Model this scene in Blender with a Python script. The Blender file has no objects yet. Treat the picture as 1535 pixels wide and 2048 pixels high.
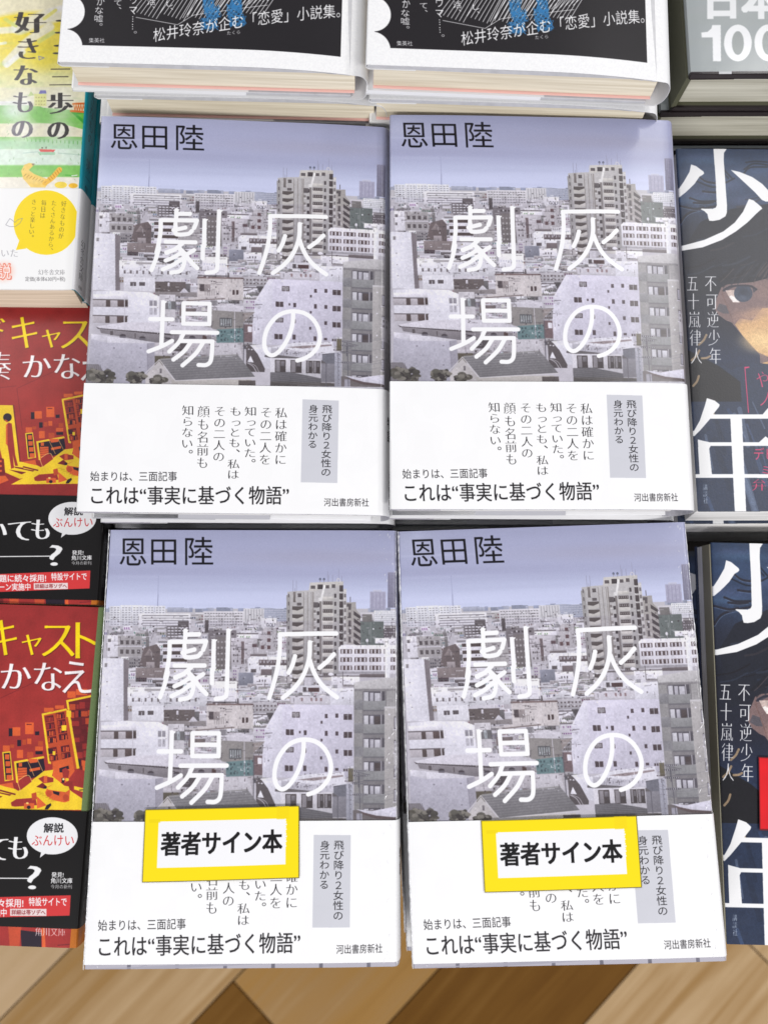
# Bookshop display: stacks of new books seen from above.  Blender 4.5, everything is built here.
import bpy, bmesh, math, random
import numpy as np
from mathutils import Vector, Matrix, Euler

C = bpy.context.scene.collection
SC = bpy.context.scene
rad = math.radians

# ------------------------------------------------------------------ camera
cam_d = bpy.data.cameras.new('camera')
cam = bpy.data.objects.new('camera', cam_d); C.objects.link(cam)
cam.location = (0.0, 0.0, 0.3584)
cam.rotation_euler = (0.14887, 0.0, -0.001)
cam_d.sensor_fit = 'VERTICAL'; cam_d.sensor_height = 36.0
cam_d.lens = 36.0 * 1545.0 / 2048.0
cam_d.clip_start = 0.01; cam_d.clip_end = 60
cam_d.dof.use_dof = True; cam_d.dof.focus_distance = 0.36; cam_d.dof.aperture_fstop = 9.0
SC.camera = cam

# ------------------------------------------------------------------ world and lamps (shop ceiling lights)
world = bpy.data.worlds.new('World'); SC.world = world; world.use_nodes = True
bg = world.node_tree.nodes['Background']
bg.inputs[0].default_value = (0.93, 0.95, 1.0, 1); bg.inputs[1].default_value = 0.42

def area(name, loc, sx, sy, power, col=(1, .98, .96), rot=(0, 0, 0)):
    d = bpy.data.lights.new(name, 'AREA'); d.shape = 'RECTANGLE'; d.size = sx; d.size_y = sy
    d.energy = power; d.color = col
    o = bpy.data.objects.new(name, d); C.objects.link(o); o.location = loc; o.rotation_euler = rot
    return o
area('ceiling_lamp', (1.25, 1.2, 2.0), 0.35, 1.4, 19)
area('ceiling_lamp', (-1.4, 1.4, 2.0), 0.3, 1.1, 15)
area('ceiling_lamp', (-0.9, -1.7, 1.7), 1.2, 0.3, 34, rot=(.6, 0, 0))
area('ceiling_lamp', (1.0, -1.6, 1.7), 1.2, 0.3, 34, rot=(.6, 0, 0))
area('ceiling_lamp', (2.2, 0.4, 2.0), 0.3, 1.2, 22)

SC.view_settings.view_transform = 'Standard'; SC.view_settings.look = 'None'
SC.view_settings.exposure = 0.03; SC.view_settings.gamma = 1.0; SC.view_settings.use_curve_mapping = False
SC.cycles.max_bounces = 6; SC.cycles.use_denoising = True

# ------------------------------------------------------------------ printing: glyphs and printed sheets drawn by code
R_EM = 200
_gl = {}
def glyph(ch):
    """outline of one character as a binary mask on [-.1,1.1]^2 em, and its ink box in em"""
    if ch in _gl: return _gl[ch]
    c = bpy.data.curves.new('glyph', 'FONT'); c.body = ch; c.resolution_u = 3
    o = bpy.data.objects.new('glyph', c); C.objects.link(o)
    dg = bpy.context.evaluated_depsgraph_get(); ev = o.evaluated_get(dg)
    m = ev.to_mesh(); m.calc_loop_triangles()
    v = np.zeros(len(m.vertices) * 3); m.vertices.foreach_get('co', v); v = v.reshape(-1, 3)[:, :2]
    t = np.zeros(len(m.loop_triangles) * 3, int); m.loop_triangles.foreach_get('vertices', t); t = t.reshape(-1, 3)
    ev.to_mesh_clear(); bpy.data.objects.remove(o); bpy.data.curves.remove(c)
    n = int(1.3 * R_EM); M = np.zeros((n, n), bool)
    q = np.stack([(v[:, 0] + .15) * R_EM, (1.03 - v[:, 1]) * R_EM], 1)      # row 0 at y = 1.03
    for a, b, d in t:
        A, B, D = q[a], q[b], q[d]
        x0 = max(int(min(A[0], B[0], D[0])), 0); x1 = min(int(max(A[0], B[0], D[0])) + 2, n)
        y0 = max(int(min(A[1], B[1], D[1])), 0); y1 = min(int(max(A[1], B[1], D[1])) + 2, n)
        X, Y = np.meshgrid(np.arange(x0, x1) + .5, np.arange(y0, y1) + .5)
        f = lambda p, r: (r[0] - p[0]) * (Y - p[1]) - (r[1] - p[1]) * (X - p[0])
        e1, e2, e3 = f(A, B), f(B, D), f(D, A)
        M[y0:y1, x0:x1] |= ((e1 >= -.3) & (e2 >= -.3) & (e3 >= -.3)) | ((e1 <= .3) & (e2 <= .3) & (e3 <= .3))
    box = (v[:, 0].min(), v[:, 1].min(), v[:, 0].max(), v[:, 1].max())
    _gl[ch] = (M, box); return _gl[ch]
_gs = {}
def _dil(M, dx, dy):
    if dx: M = np.max([np.roll(M, k, 1) for k in range(-dx, dx + 1)], 0)
    if dy: M = np.max([np.roll(M, k, 0) for k in range(-dy, dy + 1)], 0)
    return M
def styled(ch, st):
    k = (ch, st)
    if k in _gs: return _gs[k]
    M = glyph(ch)[0]
    if st == 'l': M = ~_dil(~M, 1, 2)
    elif st == 'ml': M = ~_dil(~M, 1, 0); M = ~_dil(~M, 0, 4)          # serif face: thin horizontals
    elif st == 'm': M = ~_dil(~M, 0, 4)
    elif st == 'mb':
        T = _dil(M, 9, 0); M = (~_dil(~T, 0, 4))
    elif st == 'mm': M = ~_dil(~_dil(M, 3, 0), 0, 3)
    elif st == 'b': M = _dil(M, 4, 3)
    elif st == 'bl': M = _dil(M, 2, 1)
    elif st == 'bm': M = _dil(M, 6, 4)
    elif st == 'bb': M = _dil(M, 8, 6)
    f = M.astype(np.float32)
    f = (f + np.roll(f, 1, 0) + np.roll(f, -1, 0) + np.roll(f, 1, 1) + np.roll(f, -1, 1)) / 5
    _gs[k] = f; return f

class Sheet:
    """a printed sheet w x h mm; drawings are given in sketch units, mapped to mm by a 3x3 drawing scale"""
    def __init__(s, w, h, ppm, col):
        s.w, s.h, s.S = w, h, ppm * 2
        s.a = np.empty((int(h * s.S), int(w * s.S), 3), np.float32); s.a[:] = np.array(col, np.float32) / 255
        s.H = np.eye(3); s.o = (0, 0, 1); s.tone = None
    def at(s, H, ox=0, oy=0, k=1.0):
        s.H = np.eye(3) if H is None else np.array(H, float).reshape(3, 3); s.o = (ox, oy, k); return s
    def P(s, pts):
        p = np.asarray(pts, float).reshape(-1, 2)
        p = p / s.o[2] + np.array(s.o[:2])
        q = np.c_[p, np.ones(len(p))] @ s.H.T
        return q[:, :2] / q[:, 2:] * s.S
    def unit(s, x, y):
        a = s.P([(x - .5, y), (x + .5, y), (x, y - .5), (x, y + .5)])
        return (np.linalg.norm(a[1] - a[0]) + np.linalg.norm(a[3] - a[2])) / 2
    def box(s, q, pad=1):
        h, w = s.a.shape[:2]
        x0 = max(int(q[:, 0].min() - pad), 0); x1 = min(int(q[:, 0].max() + pad) + 1, w)
        y0 = max(int(q[:, 1].min() - pad), 0); y1 = min(int(q[:, 1].max() + pad) + 1, h)
        return x0, y0, x1, y1
    def put(s, bx, m, col, al=1.0):
        x0, y0, x1, y1 = bx
        m = (m * al)[..., None].astype(np.float32)
        s.a[y0:y1, x0:x1] = s.a[y0:y1, x0:x1] * (1 - m) + np.array(col, np.float32) / 255 * m
    def poly(s, pts, col, al=1.0, raw=None):
        q = s.P(pts) if raw is None else raw
        bx = x0, y0, x1, y1 = s.box(q)
        if x1 <= x0 or y1 <= y0: return
        X = np.arange(x0, x1)[None] + .5; Y = np.arange(y0, y1)[:, None] + .5
        ins = np.zeros((y1 - y0, x1 - x0), bool)
        for i in range(len(q)):
            (ax, ay), (bx_, by) = q[i], q[i - 1]
            if ay == by: continue
            ins ^= ((ay > Y) != (by > Y)) & (X < (bx_ - ax) * (Y - ay) / (by - ay) + ax)
        s.put(bx, ins, col, al)
        if s.tone is not None and al == 1.0 and (y1 - y0) > 14 and (x1 - x0) > 14:      # uneven tone of a photographed surface
            r = s.tone; u = (np.arange(x0, x1)[None] - x0) / (x1 - x0) - .5; v = (np.arange(y0, y1)[:, None] - y0) / (y1 - y0) - .5
            n = r.standard_normal((2 + (y1 - y0) // 9, 2 + (x1 - x0) // 9))
            n = n[(np.arange(y1 - y0) // 9)][:, (np.arange(x1 - x0) // 9)]
            f = 1 + r.uniform(-.1, .1) * u - r.uniform(0, .2) * v + .022 * n
            s.a[y0:y1, x0:x1] = np.where(ins[..., None], np.clip(s.a[y0:y1, x0:x1] * f[..., None], 0, .93), s.a[y0:y1, x0:x1])
    def blur(s, x0, y0, x1, y1, n=1):
        a = s.a[y0:y1, x0:x1]
        for _ in range(n):
            for ax in (0, 1): a = (np.roll(a, 1, ax) + 2 * a + np.roll(a, -1, ax)) / 4
        s.a[y0 + n:y1 - n, x0 + n:x1 - n] = a[n:-n, n:-n]
    def grain(s, x0, y0, x1, y1, amt, seed):
        r = np.random.RandomState(seed); h, w = y1 - y0, x1 - x0
        g = r.standard_normal((h // 2 + 1, w // 2 + 1)).astype(np.float32).repeat(2, 0).repeat(2, 1)[:h, :w]
        s.a[y0:y1, x0:x1] = np.clip(s.a[y0:y1, x0:x1] + amt * g[..., None], 0, 1)
    def rect(s, x0, y0, x1, y1, col, al=1.0):
        s.poly([(x0, y0), (x1, y0), (x1, y1), (x0, y1)], col, al)
    def ell(s, cx, cy, rx, ry, col, al=1.0, n=36):
        s.poly([(cx + rx * math.cos(6.2832 * k / n), cy + ry * math.sin(6.2832 * k / n)) for k in range(n)], col, al)
    def line(s, pts, wd, col, al=1.0, smooth=False):
        pts = np.asarray(pts, float)
        if smooth and len(pts) > 2:
            out = []
            P4 = np.vstack([2 * pts[0] - pts[1], pts, 2 * pts[-1] - pts[-2]])
            for i in range(1, len(P4) - 2):
                a, b, c, d = P4[i - 1:i + 3]
                for t in np.arange(0, 1, .125):
                    out.append(.5 * (2 * b + (c - a) * t + (2 * a - 5 * b + 4 * c - d) * t * t + (3 * b - a - 3 * c + d) * t ** 3))
            out.append(pts[-1]); pts = np.array(out)
        r = wd * s.unit(*pts[len(pts) // 2]) / 2
        q = s.P(pts); bx = x0, y0, x1, y1 = s.box(q, r + 2)
        if x1 <= x0 or y1 <= y0: return
        m = np.zeros((y1 - y0, x1 - x0), np.float32)
        for A, B in zip(q[:-1], q[1:]):
            sx0, sy0, sx1, sy1 = s.box(np.array([A, B]), r + 2)
            if sx1 <= sx0 or sy1 <= sy0: continue
            X = np.arange(sx0, sx1)[None] + .5; Y = np.arange(sy0, sy1)[:, None] + .5
            d = B - A; L = max(d @ d, 1e-9)
            t = np.clip(((X - A[0]) * d[0] + (Y - A[1]) * d[1]) / L, 0, 1)
            D = np.hypot(X - A[0] - t * d[0], Y - A[1] - t * d[1])
            k = np.clip(r - D + .5, 0, 1)
            v = m[sy0 - y0:sy1 - y0, sx0 - x0:sx1 - x0]; np.maximum(v, k, out=v)
        s.put(bx, m, col, al)
    def blit(s, ch, st, o, ex, ey, col, al=1.0):
        """em square: o = canvas position of (0,0) baseline-left, ex/ey canvas vectors of em x and em y(up)"""
        f = styled(ch, st); n = f.shape[0]
        cs = np.array([o + a * ex + b * ey for a in (-.12, 1.12) for b in (-.25, 1.0)])
        bx = x0, y0, x1, y1 = s.box(cs)
        if x1 <= x0 or y1 <= y0: return
        X, Y = np.meshgrid(np.arange(x0, x1) + .5 - o[0], np.arange(y0, y1) + .5 - o[1])
        det = ex[0] * ey[1] - ex[1] * ey[0]
        a = (X * ey[1] - Y * ey[0]) / det; b = (ex[0] * Y - ex[1] * X) / det
        gx = (a + .15) * R_EM - .5; gy = (1.03 - b) * R_EM - .5
        ok = (gx >= 0) & (gx < n - 1.001) & (gy >= 0) & (gy < n - 1.001)
        gx = np.clip(gx, 0, n - 1.001); gy = np.clip(gy, 0, n - 1.001)
        ix, iy = gx.astype(int), gy.astype(int); fx, fy = gx - ix, gy - iy
        m = (f[iy, ix] * (1 - fx) + f[iy, ix + 1] * fx) * (1 - fy) + (f[iy + 1, ix] * (1 - fx) + f[iy + 1, ix + 1] * fx) * fy
        s.put(bx, m * ok, col, al)
    def ink(s, ch, x0, y0, x1, y1, col, st='g', al=1.0):
        """fit the ink box of one character into a box"""
        b = glyph(ch)[1]
        q = s.P([(x0, y1), (x1, y1), (x0, y0)])
        ex = (q[1] - q[0]) / max(b[2] - b[0], .05); ey = (q[2] - q[0]) / max(b[3] - b[1], .05)
        s.blit(ch, st, q[0] - b[0] * ex - b[1] * ey, ex, ey, col, al)
    def row(s, txt, x0, y0, x1, y1, col, st='g', al=1.0, slope=0.0):
        """a row of characters between x0..x1, em box from y0 to y1, rising by slope"""
        adv = [1.0 if ord(c) > 0x2fff or c == '—' else min(glyph(c)[1][2] + .06, 1) for c in txt]
        k = (x1 - x0) / sum(adv); x = x0
        for c, a in zip(txt, adv):
            if c != ' ':
                yb = y1 - (y1 - y0) * .13 - slope * (x - x0)
                q = s.P([(x, yb), (x + 1, yb - slope), (x, yb - 1)])
                s.blit(c, st, q[0], (q[1] - q[0]) * k, (q[2] - q[0]) * (y1 - y0), col, al)
            x += a * k
    def col(s, txt, xa, ya, xb, yb, w, col, st='g', al=1.0):
        """a column of upright characters whose centre line runs from (xa,ya) to (xb,yb)"""
        n = len(txt)
        for i, c in enumerate(txt):
            t = (i + .5) / n; cx, cy = xa + (xb - xa) * t, ya + (yb - ya) * t; h = (yb - ya) / n
            if c == ' ': continue
            sx = 'g' if c in '、。' else st
            if c in '、。': cx += w * .62; cy -= h * .55
            if c in 'っょャ': cx += w * .06
            if c in '…':
                for d in (-.3, 0, .3): s.ell(cx, cy + d * h, w * .06, w * .06, col, al, 10)
                continue
            if c == 'ー': s.line([(cx, cy - h * .38), (cx, cy + h * .38)], w * .07, col, al); continue
            q = s.P([(cx - w / 2, cy + h / 2), (cx + w / 2, cy + h / 2), (cx - w / 2, cy - h / 2)])
            ex, ey = q[1] - q[0], q[2] - q[0]
            if c == '「': q0 = q[0] + ex * .12; s.blit(c, st, q[0] + ey * .88 + ex * .1, -ey, ex, col, al); continue
            s.blit(c, sx, q[0] + ey * .12, ex, ey, col, al)
    def windows(s, x0, y0, x1, y1, nx, ny, col, fx=.6, fy=.55, al=1.0, jit=0.0, rnd=None):
        for j in range(ny):
            for i in range(nx):
                if rnd and rnd.random() < jit: continue
                a = x0 + (x1 - x0) * (i + .5 - fx / 2) / nx; b = y0 + (y1 - y0) * (j + .5 - fy / 2) / ny
                s.rect(a, b, a + (x1 - x0) * fx / nx, b + (y1 - y0) * fy / ny, col, al)
    def grad(s, x0, y0, x1, y1, stops):
        """vertical ink gradient of the printed picture over a box: stops = [(t, colour)]"""
        q = s.P([(x0, y0), (x1, y0), (x1, y1), (x0, y1)]); bx0, by0, bx1, by1 = s.box(q)
        t = np.clip((np.arange(by0, by1) - q[:, 1].min()) / max(np.ptp(q[:, 1]), 1), 0, 1)
        for c in range(3):
            s.a[by0:by1, bx0:bx1, c] = np.interp(t, [a for a, _ in stops], [b[c] / 255 for _, b in stops])[:, None]
    def soft(s, cx, cy, rx, ry, col, al=1.0):
        """soft wash of ink"""
        q = s.P([(cx - rx, cy - ry), (cx + rx, cy - ry), (cx + rx, cy + ry), (cx - rx, cy + ry)])
        bx = x0, y0, x1, y1 = s.box(q)
        if x1 <= x0 or y1 <= y0: return
        c = q.mean(0); hx, hy = np.ptp(q[:, 0]) / 2, np.ptp(q[:, 1]) / 2
        X = (np.arange(x0, x1)[None] - c[0]) / hx; Y = (np.arange(y0, y1)[:, None] - c[1]) / hy
        d = np.clip(1 - np.sqrt(X * X + Y * Y), 0, 1); s.put(bx, d * d * (3 - 2 * d), col, al)
    def blotch(s, x0, y0, x1, y1, amt, cell, seed):
        """mottling of the print: value noise in mm cells"""
        q = s.P([(x0, y0), (x1, y0), (x1, y1), (x0, y1)]); bx0, by0, bx1, by1 = s.box(q)
        r = np.random.RandomState(seed); h, w = by1 - by0, bx1 - bx0; c = cell * s.S
        g = r.rand(int(h / c) + 3, int(w / c) + 3).astype(np.float32) - .5
        gy = np.arange(h) / c; gx = np.arange(w) / c
        iy, ix = gy.astype(int), gx.astype(int); fy, fx = (gy - iy)[:, None], (gx - ix)[None]
        n = (g[iy][:, ix] * (1 - fx) + g[iy][:, ix + 1] * fx) * (1 - fy) + (g[iy + 1][:, ix] * (1 - fx) + g[iy + 1][:, ix + 1] * fx) * fy
        s.a[by0:by1, bx0:bx1] = np.clip(s.a[by0:by1, bx0:bx1] * (1 + amt * n[..., None]), 0, 1)
    def image(s, name):
        a = s.a; h, w = a.shape[0] // 2 * 2, a.shape[1] // 2 * 2
        a = (a[0:h:2, 0:w:2] + a[1:h:2, 0:w:2] + a[0:h:2, 1:w:2] + a[1:h:2, 1:w:2]) / 4
        h, w = a.shape[:2]
        px = np.ones((h, w, 4), np.float32); px[..., :3] = a[::-1]
        im = bpy.data.images.new(name, w, h); im.pixels.foreach_set(px.ravel()); im.update(); im.pack()
        s.a = None
        return im

# drawing scales: sketch units -> millimetres on each kind of cover (x from the left edge, y from the top edge)
KC = [0.2618153,0.0153741,-73.94209,-0.0005685659,0.2659137,-281.6901,-1.210536e-05,0.0001203993,1]
KA = [0.2356781,0.01443505,-51.08938,-0.008027428,0.2596869,-58.77875,-2.831577e-05,9.700501e-05,1]
KE = [0.2205473,0.01936469,-27.42635,-0.01012348,0.2662038,158.6687,-1.493408e-05,0.0001062758,1]
KF = [0.217429,0.006909544,-159.8251,-0.01350377,0.2607238,164.4818,-1.863355e-05,0.0001057177,1]
KG = [0.25325946,0.02847201,58.583425,-0.0010394141,0.28456326,2.984086,1.08536e-07,0.00010779823,1]
KH = [0.266233,0.03365993,28.40536,-0.007618689,0.2799983,-169.4707,1.085362e-07,0.0001077982,1]
KI = [0.265129,0.03356242,23.85382,-0.008066394,0.2627607,-317.5527,1.085362e-07,0.0001077982,1]
KJ = [0.2386828,-0.01577329,-327.0478,0.0002883823,0.2864215,170.5935,1.085362e-07,0.0001077982,1]
KK = [0.2648462,-0.0164174,-352.8326,0.0002900859,0.2881135,-86.25039,1.085362e-07,0.0001077982,1]
KL = [0.279896,-0.01161752,-385.8629,-0.006068304,0.2817605,-297.0918,1.085362e-07,0.0001077982,1]
# ------------------------------------------------------------------ cover of the grey city novel
def city_cover():
    S = Sheet(180, 188, 6, (186, 184, 192)); rnd = random.Random(4)
    Z7 = lambda: S.at(KC, 180, 1030, 2.3984)
    Q1 = lambda: S.at(KC, 200, 1040, 4.797)
    Q2 = lambda: S.at(KC, 480, 1120, 4.797)
    Q3 = lambda: S.at(KC, 180, 1340, 4.797)
    Q4 = lambda: S.at(KC, 480, 1340, 4.797)
    W1, W2, W3 = (222, 220, 230), (205, 202, 212), (186, 182, 190)
    G1, G2, G3, DK, VD = (168, 164, 168), (145, 141, 146), (122, 117, 122), (98, 92, 96), (74, 68, 72)
    S.at(None)
    S.grad(-5, -2, 200, 84, [(0, (174, 177, 210)), (.16, (171, 174, 206)), (.26, (168, 171, 203)), (.33, (186, 191, 222)), (.39, (202, 207, 238)),
                             (.5, (204, 210, 240)), (.62, (194, 202, 236)), (1, (192, 200, 234))])
    Z7()
    for i in range(26):                                                                       # long soft cloud bars
        y = rnd.uniform(90, 430); S.soft(rnd.uniform(60, 1500), y, rnd.uniform(200, 600), rnd.uniform(8, 22), rnd.choice([(165, 167, 200), (208, 212, 240), (176, 180, 212)]), .14)
    S.soft(330, 262, 900, 26, (158, 160, 190), .3); S.soft(1150, 200, 800, 60, (166, 165, 190), .6); S.soft(120, 120, 260, 120, (192, 196, 222), .5)
    S.rect(-100, 446, 1900, 1900, (190, 187, 196)); S.tone = np.random.RandomState(7)
    for i in range(70):                                                                       # far tree line and haze
        x = rnd.uniform(60, 1520); S.rect(x, 441 + rnd.uniform(-3, 5), x + rnd.uniform(15, 60), 462, rnd.choice([(150, 155, 180), (165, 168, 188), (138, 142, 162)]))
    def block(x0, y0, x1, y1, wall, win, nx, ny, roof=None, side=0):
        S.rect(x0, y0, x1, y1, wall)
        if side: S.rect(x1 - (x1 - x0) * side, y0, x1, y1, tuple(int(c * .72) for c in wall))
        S.windows(x0, y0 + 3, x1 - (x1 - x0) * side, y1, nx, ny, win, rnd.uniform(.4, .75), rnd.uniform(.35, .6), jit=.12, rnd=rnd)
        if roof: S.rect(x0 - 2, y0 - 3, x1 + 2, y0 + 3, roof)
    def clutter(x0, y0, x1, y1, n, wmin, wmax, hmin, hmax, pal, fade=0):
        for k in range(n):
            y = y0 + (y1 - y0) * (k / n); x = rnd.uniform(x0 - 20, x1); w = rnd.uniform(wmin, wmax); h = rnd.uniform(hmin, hmax)
            wall = rnd.choice(pal); win = tuple(max(int(c * rnd.uniform(.5, .75)), 50) for c in wall)
            if rnd.random() < .22:
                S.poly([(x, y + h * .45), (x + w * .5, y), (x + w, y + h * .45)], rnd.choice([W2, W1, G2])); S.rect(x + 4, y + h * .45, x + w - 4, y + h, wall)
            else: S.rect(x, y, x + w, y + h, wall); S.rect(x, y, x + w, y + max(h * .12, 3), rnd.choice([W1, W2, G3]))
            if rnd.random() < .5: S.rect(x + w * .72, y + 2, x + w, y + h, tuple(int(c * .75) for c in wall))
            S.windows(x + 3, y + h * .2, x + w * .72, y + h, max(int(w / 14), 1), max(int(h / 17), 1), win, .55, .45, jit=.2, rnd=rnd)
    clutter(80, 462, 1500, 560, 120, 22, 80, 16, 40, [W1, W2, W3, W2, G1])
    clutter(80, 555, 960, 760, 130, 30, 110, 26, 60, [W1, W2, W2, W3, G1, G2, W1])
    clutter(180, 740, 960, 900, 90, 40, 130, 28, 60, [W1, W2, W1, W3, G1, DK])
    clutter(330, 880, 900, 1240, 110, 40, 120, 30, 60, [W2, W3, G1, G2, G3, W1])
    # far left apartment slabs
    for i in range(5):
        x = 92 + i * 54; S.rect(x, 432 + rnd.uniform(-4, 4), x + 52, 528, (214, 214, 225)); S.windows(x + 4, 436, x + 50, 526, 3, 8, (156, 154, 166), .62, .42)
    S.rect(230, 468, 480, 536, W1)
    for k in range(5): S.rect(250, 476 + 12 * k, 470, 481 + 12 * k, (150, 147, 156))
    S.rect(540, 458, 735, 530, W2); S.windows(545, 462, 730, 528, 14, 5, (140, 137, 145), .7, .4)
    S.rect(733, 445, 832, 512, (206, 204, 212)); S.windows(737, 447, 830, 510, 7, 1, (172, 170, 180), .4, .96)
    S.rect(832, 447, 942, 506, (160, 163, 184)); S.windows(834, 449, 940, 502, 14, 5, (190, 192, 208), .5, .4)
    S.rect(420, 505, 472, 572, DK); S.rect(365, 528, 420, 590, G3); S.windows(368, 530, 470, 585, 6, 4, W1, .7, .35)
    S.rect(565, 548, 700, 640, (128, 122, 128)); S.windows(600, 556, 690, 630, 5, 4, (84, 78, 82), .6, .5)
    S.rect(548, 500, 566, 560, (92, 86, 90))
    S.rect(820, 490, 892, 536, W1); S.row('GOLF', 842, 510, 890, 534, (110, 108, 120), 'b')
    S.line([(326, 290), (324, 430)], 2.6, (160, 164, 196)); S.line([(325, 380), (322, 432)], 5, (162, 166, 197))
    # left middle: grey houses
    Q1(); S.rect(165, 1100, 400, 1300, G1); S.windows(180, 1120, 395, 1295, 4, 2, DK, .55, .45); S.rect(160, 1195, 400, 1206, W2); S.rect(70, 1095, 170, 1300, W1)
    S.rect(75, 1130, 105, 1160, G3); S.rect(75, 1215, 95, 1245, G3)
    S.poly([(370, 1390), (420, 1215), (540, 1180), (575, 1230), (570, 1410)], (112, 102, 104)); S.rect(440, 1350, 520, 1405, (160, 152, 156)); S.poly([(420, 1290), (470, 1220), (530, 1290)], (140, 130, 132))
    S.rect(340, 1405, 620, 1500, (136, 126, 128))
    for k in range(3): S.rect(600, 1180 + 68 * k, 830, 1212 + 68 * k, (90, 80, 80)); S.rect(600, 1212 + 68 * k, 830, 1246 + 68 * k, W1)
    S.rect(830, 1160, 1040, 1420, G1); S.rect(1110, 1110, 1250, 1420, (118, 112, 114)); S.windows(1112, 1130, 1250, 1410, 4, 5, (172, 168, 172), .5, .3)
    S.rect(1250, 1120, 1450, 1380, W3); S.windows(1260, 1200, 1440, 1370, 5, 3, DK, .35, .35); S.rect(1345, 1150, 1380, 1380, G3)
    # tall white slab on the left
    Z7(); S.poly([(60, 680), (160, 682), (160, 978), (50, 978)], (221, 220, 231)); S.poly([(160, 682), (184, 690), (182, 975), (160, 978)], (128, 121, 127))
    for y in (705, 790, 850, 908): S.rect(78, y, 84, y + 5, G2)
    S.rect(70, 704, 82, 722, G2)
    # tower block
    Q2()
    S.poly([(450, 300), (520, 292), (660, 285), (700, 290), (700, 1085), (440, 1085)], (170, 167, 171)); S.rect(440, 330, 478, 1085, (156, 153, 156))
    S.poly([(665, 215), (985, 200), (985, 1085), (680, 1085)], (174, 171, 175)); S.poly([(655, 290), (665, 212), (985, 200), (985, 232), (690, 296)], (196, 192, 192))
    S.rect(672, 240, 715, 272, DK); S.rect(738, 230, 790, 275, VD); S.rect(815, 236, 850, 268, DK); S.rect(875, 228, 908, 262, DK)
    for k in range(11):
        y = 318 + 76 * k
        S.rect(455, y, 466, y + 34, DK); S.rect(495, y + 120, 600, y + 160, (92, 85, 86))
        S.poly([(495, y + 152), (545, y + 160), (600, y + 138), (604, y + 172), (550, y + 194), (495, y + 186)], (190, 186, 186))
        if k: S.rect(790, y - 4, 884, y + 28, (84, 76, 78)); S.windows(790, y - 2, 884, y + 24, 5, 1, (140, 134, 138), .5, .7)
        S.rect(784, y + 28, 892, y + 62, (196, 192, 192)); S.rect(898, y, 918, y + 38, (84, 78, 82))
        S.rect(948, y - 80, 984, y - 20, (80, 73, 76)); S.poly([(946, y - 24), (986, y + 2), (986, y + 12), (946, y - 14)], (200, 197, 200))
        S.rect(700, y + 80, 722, y + 104, (130, 124, 126)); S.rect(732, y + 90, 756, y + 126, (76, 70, 74)); S.rect(704, y + 106, 730, y + 116, (206, 203, 206))
    for x in (602, 640, 676, 690): S.rect(x, 300, x + (6 if x != 690 else 12), 1085, (140, 134, 134))
    S.rect(505, 300, 528, 400, (120, 113, 114)); S.rect(548, 315, 584, 350, DK); S.rect(700, 400, 745, 450, DK); S.rect(540, 402, 584, 430, DK)
    S.poly([(795, 232), (815, 238), (780, 390), (742, 388), (748, 358), (768, 352)], (228, 226, 230))
    S.rect(757, 390, 776, 1085, (130, 124, 126))
    S.poly([(985, 275), (1015, 270), (1018, 800), (985, 800)], (196, 193, 196)); S.windows(988, 300, 1014, 790, 1, 7, (126, 120, 124), .8, .5)
    S.poly([(1015, 400), (1105, 398), (1108, 470), (1150, 520), (1150, 800), (1015, 800)], (164, 159, 160)); S.windows(1022, 405, 1070, 795, 1, 5, (98, 92, 96), .5, .7)
    for k in range(5): S.poly([(1085, 480 + 68 * k), (1150, 530 + 68 * k), (1150, 560 + 68 * k), (1085, 520 + 68 * k)], (82, 76, 80))
    S.rect(1015, 412, 1060, 442, DK); S.line([(1052, 350), (1052, 395)], 7, DK)
    for x, r in ((763, 11), (800, 11)): S.ell(x, 180, r, r + 2, (98, 104, 128)); S.line([(x, 180), (x, 208)], 5, G2)
    for x, y0 in ((835, 105), (845, 140), (882, 140), (942, 80), (970, 150), (535, 195), (520, 265), (503, 190)): S.line([(x, y0), (x, 205 if x > 600 else 295)], 4 if x != 942 else 3, (146, 146, 168))
    S.line([(920, 200), (930, 175), (945, 178), (958, 200)], 8, W2, smooth=True)
    # right of the tower
    S.rect(1240, 297, 1392, 470, (168, 166, 190)); S.rect(1270, 280, 1350, 300, (190, 190, 212)); S.windows(1245, 305, 1390, 465, 4, 1, (150, 147, 172), .2, .95)
    S.rect(1410, 112, 1535, 450, (137, 135, 158)); S.windows(1412, 120, 1520, 445, 6, 1, (120, 118, 140), .3, 1)
    S.rect(1280, 478, 1535, 620, (214, 214, 224)); S.windows(1284, 482, 1520, 600, 13, 6, (160, 160, 172), .6, .4)
    S.rect(1150, 580, 1372, 805, (108, 114, 114)); S.rect(1245, 585, 1251, 790, (134, 140, 140)); S.rect(1168, 512, 1260, 585, (120, 116, 118)); S.line([(1215, 765), (1215, 800)], 6, W1); S.ell(1213, 762, 12, 16, W1)
    S.rect(1372, 640, 1535, 760, (104, 98, 104)); S.windows(1376, 645, 1500, 750, 6, 4, W2, .5, .35, jit=.3, rnd=rnd); S.rect(1290, 740, 1535, 790, W1)
    S.poly([(940, 830), (965, 806), (1390, 806), (1535, 806), (1535, 1080), (940, 1060)], W1)
    for j in range(3):
        y = 845 + 78 * j
        for x0, x1 in ((958, 1068), (1092, 1210), (1236, 1345), (1372, 1388), (1440, 1535)):
            S.rect(x0, y, x1, y + 42, (96, 84, 86)); S.windows(x0, y, x1, y + 42, 3, 1, (206, 203, 212), .4, .9)
    S.rect(940, 1055, 1395, 1078, (160, 157, 165)); S.rect(1140, 1080, 1400, 1112, (112, 104, 108)); S.rect(1385, 760, 1430, 1155, (232, 232, 240))
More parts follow.
